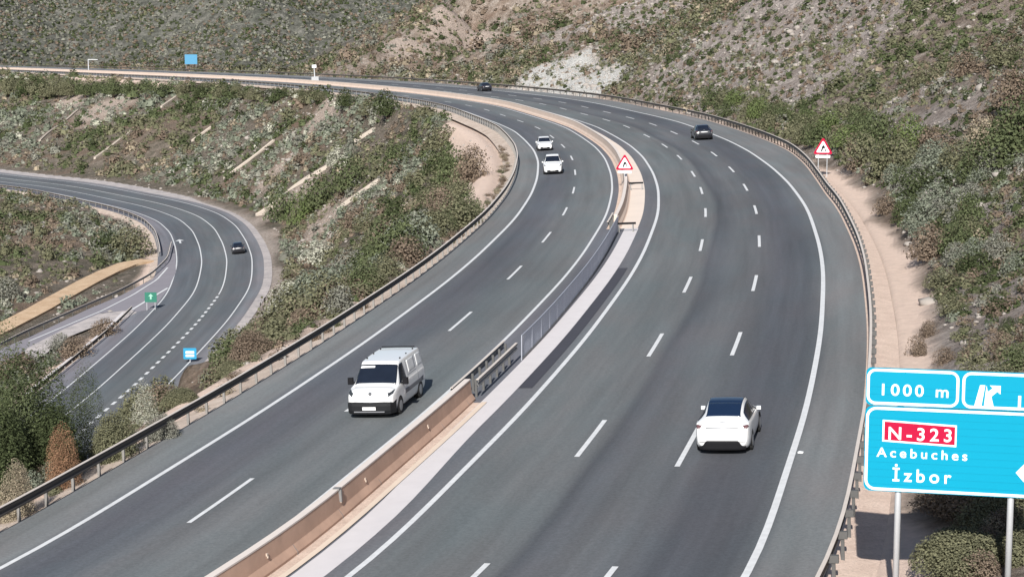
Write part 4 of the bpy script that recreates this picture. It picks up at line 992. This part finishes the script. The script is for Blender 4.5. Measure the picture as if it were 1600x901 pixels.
stem = MB().cyl((0, 0, -.3), (.05, 0, .45), .05, .03, 6).cyl((0, 0, -.1), (-.2, .1, .5), .03, .02, 5).cyl((0, 0, -.1), (.15, -.2, .5), .03, .02, 5).build('stem', bark); stem_me = stem.data; bpy.data.objects.remove(stem)
def plant(kind, p, w_, h_, label, group=None, res='lib', seed=None, cat='bush', name='bush', trunk=False):
    seed = seed if seed is not None else random.randrange(3)
    m2 = {'lib': lambda: LIB[kind][seed % 3], 'mid': lambda: MIDL[kind][seed % 2], 'hi': lambda: hi(kind, seed, max(1., h_/(w_/2)))}[res]()
    r = empty(name, (p[0], p[1], p[2]-.08)); tag(r, label, cat, group); r.rotation_euler = (0, 0, random.uniform(0, 6.28))
    f = bpy.data.objects.new('foliage' if not trunk else 'crown', m2); COL.objects.link(f); f.parent = r; f.scale = (w_/2, w_/2, h_ if not trunk else h_*.82)
    if trunk: f.location = (0, 0, h_*.18)
    s_ = bpy.data.objects.new('trunk' if trunk else 'stem', stem_me); COL.objects.link(s_); s_.parent = r; s_.scale = (w_*.5,)*2+(h_*.9,)
    occ.append((p[0], p[1], w_*.4)); return r
def plant_px(kind, u, v, wpx, hpx, label, group=None, ymin=20., **k):
    """u,v = base of the plant in the photograph"""
    p = hit(u, v, ymin)
    if p is None: return
    return plant(kind, p, wpx/F*p[1], hpx/F*p[1], label, group, **k)
# notable plants (base pixel, width, height)
def plant_D(kind, u, vtop, wpx, Y, h_, label, **k):
    """tall plant at distance Y whose top shows at vtop"""
    q_ = at(u, vtop, Y); w_ = wpx/F*Y; g_ = float(hgt(q_[0], q_[1])); return plant(kind, (q_[0], q_[1], g_), w_, q_[2]-g_, label, **k)
plant_D('dark', 38, 565, 150, 66, 6, 'large dark green tree at the lower left behind the guardrail', res='hi', seed=1, cat='tree', name='tree', trunk=True)
plant_D('dark', 132, 588, 74, 72, 5, 'dark green tree between the large tree and the valley road dashes', res='hi', seed=2, cat='tree', name='tree', trunk=True)
plant_D('dark', -10, 640, 120, 62, 4, 'dark green bush at the left picture edge above the guardrail', res='hi', seed=3)
plant_D('green', 8, 522, 90, 74, 5, 'mid green tree at the left picture edge behind the large dark tree', res='hi', seed=4, cat='tree', name='tree', trunk=True)
plant_D('dark', 75, 640, 100, 64, 4, 'dark green bush under the large tree at lower left', res='hi', seed=5)
plant_D('orange', 96, 672, 58, 62, 3, 'rusty orange dry bush behind the guardrail at lower left', res='hi', seed=6)
plant_D('dark', 75, 575, 100, 72, 5, 'broad dark green tree filling the gap behind the large tree at lower left', res='hi', seed=31, cat='tree', name='tree', trunk=True)
plant_D('green', 28, 610, 110, 64, 4, 'mid green bush in front of the large tree at the left picture edge', res='hi', seed=32)
plant_D('olive', 185, 648, 90, 66, 3, 'olive bush to the right of the rusty orange bush', res='hi', seed=7)
plant_D('olive', 282, 606, 60, 76, 3, 'olive bush just above the guardrail below the square blue sign', res='hi', seed=8)
plant_D('olive', 362, 562, 50, 84, 3, 'olive green bush above the guardrail right of the square blue sign', res='hi', seed=9)
plant_D('pale', 225, 612, 62, 78, 2.5, 'pale whitish bush beside the valley road dashes', res='hi', seed=10)
plant_D('brown', 395, 520, 80, 88, 3, 'brownish bush above the guardrail between two green bushes', res='hi', seed=11)
plant_D('straw', 20, 728, 70, 58, 2, 'straw coloured dry bush behind the guardrail at the left picture edge', res='hi', seed=12)
plant_D('grey', 250, 650, 70, 68, 2, 'greyish bush behind the guardrail right of the olive bush', res='hi', seed=13)
# bottom right, near the sign
p = onplane(1505, 905, PLM); plant('olive', (p[0]-.1, p[1]-.2, float(hgt(p[0], p[1]))), 2.3, .95, 'round olive and grey bush between the two posts of the big blue sign', res='hi', seed=14)
p = onplane(1590, 905, PLM); plant('olive', (p[0]+.2, p[1]-.5, float(hgt(p[0], p[1]))), 1.6, .9, 'small olive bush beside the right post of the big blue sign', res='hi', seed=15)
p = hit(1500, 800); plant('brown', p, 2.6, .8, 'low brown bush under the lower edge of the big blue sign', res='hi', seed=16)
p = hit(1560, 790); plant('olive', p, 2.2, .8, 'low olive bush under the lower edge of the big blue sign at the right', res='hi', seed=17)
hand = [('brown', 1452, 525, 34, 26, 'dark brown dead bush lowest of those at the sandy strip edge'), ('brown', 1432, 555, 36, 34, 'brown dead bush between the sandy strip and the big blue sign'), ('brown', 1475, 568, 40, 28, 'brown spreading bush just above the big blue sign'),
        ('olive', 1490, 490, 60, 34, 'olive bush on the rubble right of the sandy strip'), ('green', 1515, 365, 60, 62, 'tall mid green bush on the right slope below the pale stones'), ('sage', 1440, 370, 40, 26, 'round sage bush right of the sandy strip'),
        ('sage', 1530, 400, 56, 30, 'wide sage bush below the tall green bush on the right slope'), ('sage', 1588, 425, 50, 34, 'sage bush at the right picture edge'), ('sage', 1500, 412, 44, 26, 'sage bush between the two wide sage bushes'),
        ('dark', 1578, 520, 40, 26, 'small dark bush on the rubble near the right picture edge'), ('green', 1590, 575, 60, 40, 'mid green bush behind the top edge of the big blue sign'), ('brown', 1385, 335, 44, 30, 'brown bush at the upper tip of the sandy strip'),
        ('brown', 1578, 168, 80, 60, 'rusty brown bush high at the right picture edge'), ('green', 1560, 260, 110, 60, 'broad mid green bush high on the right slope'), ('olive', 1500, 265, 70, 44, 'broad olive bush high on the right slope'),
        ('green', 705, 295, 60, 66, 'dark green juniper-like bush left of the pink soil inside the bend'), ('green', 735, 345, 50, 44, 'mid green bush hanging over the soil bank inside the bend'), ('brown', 740, 285, 60, 56, 'brown bush at the soil bank inside the bend'),
        ('brown', 690, 345, 70, 50, 'wide brown bush beside the guardrail inside the bend'), ('olive', 690, 235, 60, 40, 'olive bush above the soil bank inside the bend'), ('green', 620, 270, 50, 44, 'mid green bush high on the middle slope'),
        ('green', 545, 300, 70, 52, 'dark green bush in the middle of the slope'), ('green', 500, 325, 70, 52, 'dark green bush left of the straight drain'), ('green', 440, 345, 54, 50, 'green bush just above the tip of the valley bend'), ('bright', 470, 350, 50, 44, 'bright green bush above the tip of the valley bend'),
        ('pale', 530, 262, 50, 30, 'pale blossoming bush right of the upper drain'), ('pale', 500, 410, 70, 34, 'pale blossoming bush in the lower middle slope'), ('pale', 460, 480, 90, 40, 'largest pale blossoming bush near the guardrail'), ('pale', 440, 500, 60, 30, 'pale blossoming bush lowest on the slope'),
        ('dark', 575, 420, 40, 36, 'small dark green bush right of the pale bushes'), ('olive', 610, 430, 60, 36, 'olive bush just above the guardrail in mid picture'), ('brown', 570, 450, 80, 26, 'low rusty brown bush along the guardrail in mid picture'), ('olive', 480, 500, 80, 30, 'low olive bush along the guardrail below the pale bushes'),
        ('brown', 120, 560, 60, 34, 'reddish brown bush between the pale wedge and the valley guardrail'), ('brown', 165, 525, 50, 28, 'brown bush near the tip of the pale wedge'), ('grey', 95, 545, 40, 24, 'greyish bush beside the pale wedge of gravel'), ('olive', 205, 400, 70, 44, 'broad dark olive bush inside the valley hairpin'), ('dark', 165, 395, 60, 34, 'dark bush inside the valley hairpin')]
for k_, u, v, a, b, l in hand: plant_px(k_, u, v, a, b, l, res='mid')
for i, (u, top, wpx, base) in enumerate([(541, 140, 34, 172), (605, 143, 44, 190), (575, 160, 34, 185)]):
    plant_px('dark' if i < 2 else 'olive', u, base, wpx, base-top, ['dark green round tree left of the pair in front of the motorway', 'dark green tree right of the pair in front of the motorway', 'low olive tree between the two dark trees in front of the motorway'][i], res='mid', cat='tree', name='tree', trunk=True)
# row of green bushes on the outer verge
for i in range(24):
    t = i/23.; s = MAIN.s_px(1345, 290)[0]*(1-t)+MAIN.s_px(1075, 180)[0]*t; o = 14.0+1.2*math.sin(i*2.1)+(1.2 if i % 2 else 0)
    q_ = MAIN.pt(s, o); g0 = float(hgt(q_[0], q_[1])); kd = ['green', 'bright', 'olive', 'green'][i % 4]
    plant(kd, (q_[0], q_[1], g0), random.uniform(2.6, 3.8), random.uniform(1.7, 2.6)+(.7 if i < 5 else 0), desc[kd]+' bush in the row outside the motorway guardrail', 'bushes in the row outside the motorway guardrail', res='mid')
# band of trees in front of the far motorway
for i in range(46):
    u = 10+i*11+random.uniform(-5, 5); base = 148+random.uniform(-7, 8)+(6 if u > 300 else 0); top = 121+u*.022+random.uniform(0, 6)+(7 if u > 380 else 0)
    p = hit(u, base)
    kd = 'green' if 110 < u < 280 else random.choice(['olive', 'dark', 'olive'])
    plant(kd, p, random.uniform(24, 36)/F*p[1], (base-top)/F*p[1], desc[kd]+' tree in the band below the far motorway', 'trees in the band below the far motorway', res='mid' if i % 2 else 'lib', cat='tree', name='tree', trunk=True)
# bushes hanging around the inner verge (between rail and slope) and weeds under the rail
nweed = 0
for i in range(60):
    Yq = random.uniform(52, 215); s = S_(Yq); o = -16.0-random.random()*.9; q_ = MAIN.pt(s, o, -.15); kd = random.choice(['brown', 'straw', 'brown', 'olive'])
    plant(kd, q_, random.uniform(.5, 1.1), random.uniform(.2, .42), 'low '+desc[kd]+' weed under the inner guardrail', 'weeds under the inner guardrail', cat='weed', name='weed')

# scattered shrubs: the largest in the picture become objects, the rest one mass
occ_n = np.array(occ)
def scatter(n, y0, y1, t0=-.31, t1=.31):
    # uniform in world area within the view wedge
    yy = np.sqrt(rng.uniform(y0*y0, y1*y1, n)); return rng.uniform(t0, t1, n)*yy, yy
cand = []
for n, y0, y1 in ((5600, 45, 150), (27000, 150, 420), (22000, 420, 800)):
    x, y = scatter(n, y0, y1); cand.append((x, y, np.zeros(n)))
x, y = scatter(60000, 880, 1300); cand.append((x, y, np.ones(60000)))
for n, y0, y1 in ((9000, 45, 120), (42000, 120, 400), (20000, 400, 600)):
    x, y = scatter(n, y0, y1); cand.append((x, y, np.full(n, 2.)))
cxx = np.concatenate([c[0] for c in cand]); cyy = np.concatenate([c[1] for c in cand]); cf = np.concatenate([c[2] for c in cand])
s1_, o1_ = MAIN.so(cxx, cyy); s2_, o2_ = LOW.so(cxx, cyy); zz = hgt(cxx, cyy)
drr = np.full(len(cxx), 1e9)
for q_ in RAMP: drr = np.minimum(drr, np.hypot(cxx-q_[0], cyy-q_[1]))
trk = resample(np.array(tp), 2.); dtk = np.full(len(cxx), 1e9)
for q_ in trk: dtk = np.minimum(dtk, np.hypot(cxx-q_[0], cyy-q_[1]))
ddr = np.full(len(cxx), 1e9)
for q_ in np.concatenate(DR): ddr = np.minimum(ddr, np.hypot(cxx-q_[0], cyy-q_[1]))
wid_ = 3.2*sstep(130, 165, cyy)*(1-sstep(245, 285, cyy))+3.*sstep(470, 520, cyy)+fbm(cxx, cyy, 6, 3, 5)*1.5*sstep(120, 140, cyy)
pxw_ = 1.4/cyy*F
blk = (cyy < 195) & (np.abs(cxx/cyy*3010+800-297) < 20+pxw_*.5) & (o1_ < 0)
ok = (~blk) & (ddr > 1.1) & ((o1_ < -17.0-np.maximum(wid_, 0)) | (o1_ > 12.4)) & ((o2_ < -8.8) | (o2_ > 11.2+1.5*(cyy > 280)+2.5*(cyy > 370))) & (drr > 6.5) & (dtk > 3.0)
P3 = np.column_stack([cxx, cyy, zz+.3]); pu, pv = proj(P3); ok &= (pu > -60) & (pu < 1660) & (pv > -40) & (pv < 960)
sxy = lambda arr: arr.reshape(NR, NT)
def samp(field, x, y):
    fi = np.clip(np.log(y/Y0)/math.log(Y1/Y0)*(NR-1), 0, NR-1).astype(int); fj = np.clip((x/y-T0)/(T1-T0)*(NT-1), 0, NT-1).astype(int); return field.reshape(NR, NT)[fi, fj]
bare = np.maximum(samp(pale, cxx, cyy)*.93, np.maximum(samp(scree, cxx, cyy)*.62, samp(soil, cxx, cyy)*.55))
patchn = fbm(cxx, cyy, 22, 3, 77)
tuft = cf == 2.; cf = np.where(tuft, 0., cf)
ok &= (rng.uniform(0, 1, len(cxx)) > bare*.9) | tuft
ok &= rng.uniform(0, 1, len(cxx)) < np.where(tuft, np.where(o1_ > 0, .8, .22)-.74*samp(pale, cxx, cyy), np.clip(.78+patchn*.9, .2, 1))
# drop those hidden from view by the terrain
ids = np.nonzero(ok)[0]
vis = np.ones(len(ids), bool)
for k in range(24):
    f = .04+.92*k/24.; f = f
    xq = cxx[ids]*f; yq = cyy[ids]*f; zq = H+(zz[ids]+1.2-H)*f
    vis &= (hgt(xq, yq) < zq+.3) | (yq < 10)
ids = ids[vis]
size = np.where(cf[ids] > 0, rng.uniform(1.3, 2.8, len(ids)), rng.lognormal(math.log(1.12), .46, len(ids)))
right_ = (o1_[ids] > 10) & (cf[ids] == 0)
size = np.where(right_, size*np.clip(.62+cyy[ids]/700., .6, 1.3), size*1.12); size = np.clip(size, .35, 3.8)
size = np.where((cf[ids] == 0) & (cyy[ids] > 420), size*1.35, size)
size = np.where(bare[ids] > .4, size*.6, size)
size = np.where(tuft[ids], rng.uniform(.32, .95, len(ids))*(1+cyy[ids]/900.), size)
size = np.where((o1_[ids] > -23) & (o1_[ids] < 0) & (cyy[ids] < 95), np.minimum(size, .9), size)
size = np.where((o1_[ids] > -20) & (o1_[ids] < 0) & (cyy[ids] < 84) & (cyy[ids] > 70), np.minimum(size, .45), size)
nn1 = fbm(cxx[ids], cyy[ids], 30, 3, 101); nn2 = fbm(cxx[ids], cyy[ids], 17, 3, 131)
kinds = []
for i, j in enumerate(ids):
    r_ = random.random(); a = nn1[i]; b = nn2[i]
    if cf[j] > 0: kd = 'dark' if r_ < .32 else 'olive' if r_ < .42 else 'grey' if r_ < .82 else 'brown'
    elif right_[i] and tuft[j] and a > -.35:
        kd = 'dark' if r_ < .42 else 'brown' if r_ < .66 else 'olive' if r_ < .86 else 'grey'
    elif right_[i]:
        w_ = [('sage', .7+a*3.5), ('grey', .55+a), ('olive', .9-a*3), ('brown', .3+b*2.6), ('dark', .45-b*2), ('straw', .12), ('green', .45-b*3)]
        if cyy[j] > 250: w_ = [('brown', 1.0+b), ('olive', 1.0+a), ('dark', .6), ('grey', .5), ('straw', .35)]
        tot = sum(max(.03, q_[1]) for q_ in w_); r_ *= tot
        for kd, q_ in w_:
            r_ -= max(.03, q_)
            if r_ <= 0: break
    else:
        w_ = [('sage', .75+a*4.5), ('grey', .5+a*2), ('olive', .9-a*4), ('brown', .22+b*2.6), ('green', .42-b*3.2), ('dark', .30-b*2.5), ('pale', .06+a*1.1), ('straw', .05+b*.8)]
        tot = sum(max(.02, q_[1]) for q_ in w_); r_ *= tot
        for kd, q_ in w_:
            r_ -= max(.02, q_)
            if r_ <= 0: break
    kinds.append(kd)
kinds = np.array(kinds)
pxs = size/cyy[ids]*F
order = np.argsort(-pxs)
inframe = (pu[ids] > -10) & (pu[ids] < 1610) & (pv[ids] > -5) & (pv[ids] < 905)
nind = 300-sum(1 for o in COL.objects if o.get('category') == 'bush')
top = [i for i in order if inframe[i]][:nind]
topset = set(top)
for i in top:
    j = ids[i]; kd = str(kinds[i]); side = 'outer' if right_[i] else 'inner'
    where = 'slope outside the motorway bend' if right_[i] else 'slope inside the motorway bend'
    if not right_[i] and o2_[j] < 0: where = 'ground inside the valley hairpin'
    sz = 'broad' if size[i] > 1.6 else 'low'
    plant(kd, (cxx[j], cyy[j], zz[j]), size[i]*random.uniform(1.0, 1.3), size[i]*random.uniform(.6, .85), f'{sz} {desc[kd]} bush on the {where}', f'{sz} {desc[kd]} bushes on the {where}', res='mid' if pxs[i] > 30 else 'lib')
rest = np.array([i for i in range(len(ids)) if i not in topset])
# leaf templates at three levels of detail
TPL = {L_: [leaves(n_l, lf, .8, lm, 900+L_*10+k, sub=sb, cs=(.95, .88, .76, .66, .60)[L_]) for k in range(8)] for L_, (n_l, lf, lm, sb) in enumerate([(5, .5, 3, 1), (12, .34, 3, 2), (36, .24, 4, 2), (90, .17, 5, 2), (220, .12, 7, 2)])}
VV = []; CC = []
lod = np.digitize(pxs, [6, 11, 19, 32])
for i in rest:
    j = ids[i]; V, sh = TPL[int(lod[i])][random.randrange(8)]; a = random.uniform(0, 6.28); ca, sa = math.cos(a), math.sin(a)
    s_ = size[i]*.5*random.uniform(.9, 1.2); hs = size[i]*random.uniform(.42, .72)
    Q = np.empty_like(V); Q[..., 0] = (V[..., 0]*ca-V[..., 1]*sa)*s_+cxx[j]; Q[..., 1] = (V[..., 0]*sa+V[..., 1]*ca)*s_+cyy[j]; Q[..., 2] = V[..., 2]*hs+zz[j]-.05
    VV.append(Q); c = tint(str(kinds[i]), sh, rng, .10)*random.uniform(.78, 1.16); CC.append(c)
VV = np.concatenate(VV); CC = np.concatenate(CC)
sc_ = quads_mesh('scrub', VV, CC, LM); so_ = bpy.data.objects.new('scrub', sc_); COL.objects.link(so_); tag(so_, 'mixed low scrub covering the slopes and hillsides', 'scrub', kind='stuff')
print('shrubs', len(rest), 'quads', len(VV), 'individual', len(occ))

# ------------------------------------------------------------------ rocks and rubble
rockm = simple('limestone_rock', (.27, .245, .225), .9, nz=.25, scale=1.5, bump=.5)
ico = bmesh.new(); bmesh.ops.create_icosphere(ico, subdivisions=1, radius=1.); iv = np.array([v.co[:] for v in ico.verts]); ifc = np.array([[v.index for v in f.verts] for f in ico.faces]); ico.free()
n = 34000; x, y = scatter(n, 45, 420, -.3, .31); sR, oR = MAIN.so(x, y); s2R, o2R = LOW.so(x, y)
br = np.maximum(samp(pale, x, y)*1.0, np.maximum(samp(scree, x, y)*.75, samp(soil, x, y)*.6)); prob = np.where(oR > 0, .35, .10)+br*.5
ok = (rng.uniform(0, 1, n) < prob) & ((oR < -17) | (oR > 11.8)) & ((o2R < -9) | (o2R > 12)); x, y = x[ok], y[ok]; z = hgt(x, y); n = len(x)
sz = np.clip(rng.lognormal(math.log(.10), .5, n), .04, .4)*(1+y/300.)
g = rng.normal(size=(n, 12, 1))*.16+1
Vr = iv[None]*g*sz[:, None, None]*np.stack([rng.uniform(.8, 1.5, n), rng.uniform(.8, 1.3, n), rng.uniform(.45, .8, n)], 1)[:, None]
an = rng.uniform(0, 6.28, n); ca, sa = np.cos(an)[:, None], np.sin(an)[:, None]
Vx = Vr[..., 0]*ca-Vr[..., 1]*sa+x[:, None]; Vy = Vr[..., 0]*sa+Vr[..., 1]*ca+y[:, None]; Vz = Vr[..., 2]+z[:, None]
Vr = np.stack([Vx, Vy, Vz], -1).reshape(-1, 3); Fr = (ifc[None]+(np.arange(n)*12)[:, None, None]).reshape(-1, 3)
me = bpy.data.meshes.new('rubble'); me.vertices.add(len(Vr)); me.vertices.foreach_set('co', Vr.ravel()); me.loops.add(Fr.size); me.loops.foreach_set('vertex_index', Fr.ravel().astype(np.int32)); me.polygons.add(len(Fr)); me.polygons.foreach_set('loop_start', np.arange(0, Fr.size, 3, dtype=np.int32)); me.update(calc_edges=True); me.materials.append(rockm)
ro = bpy.data.objects.new('rubble', me); COL.objects.link(ro); tag(ro, 'loose pale stones scattered over the slopes', 'rubble', kind='stuff')
def boulder(u, v, wpx, label, seed):
    p = hit(u, v); s = wpx/F*p[1]/2; g = np.random.default_rng(seed); bm = bmesh.new(); bmesh.ops.create_icosphere(bm, subdivisions=3, radius=1.)
    dirs = g.normal(size=(9, 3)); dirs /= np.linalg.norm(dirs, axis=1)[:, None]; h_ = g.uniform(.6, .9, 9)
    for vtx in bm.verts:
        c = np.array(vtx.co)
        for d, q_ in zip(dirs, h_):
            e = c@d
            if e > q_: c = c-d*(e-q_)
        vtx.co = Vector((c[0]*s, c[1]*s, c[2]*s*.7))
    m2 = bpy.data.meshes.new('boulder'); bm.to_mesh(m2); bm.free(); m2.materials.append(rockm); o = bpy.data.objects.new('boulder', m2); COL.objects.link(o); o.location = p; tag(o, label, 'boulder')
boulder(1475, 292, 46, 'largest grey boulder on the right slope', 1); boulder(1455, 306, 34, 'grey boulder leaning below the largest boulder', 2); boulder(1440, 318, 24, 'small grey boulder lowest of the three on the right slope', 3)
rockw = simple('white_stone', (.7, .68, .6), .9)
for i, (u, v) in enumerate([(1551, 326), (1556, 332), (1546, 341), (1543, 350)]):
    pass
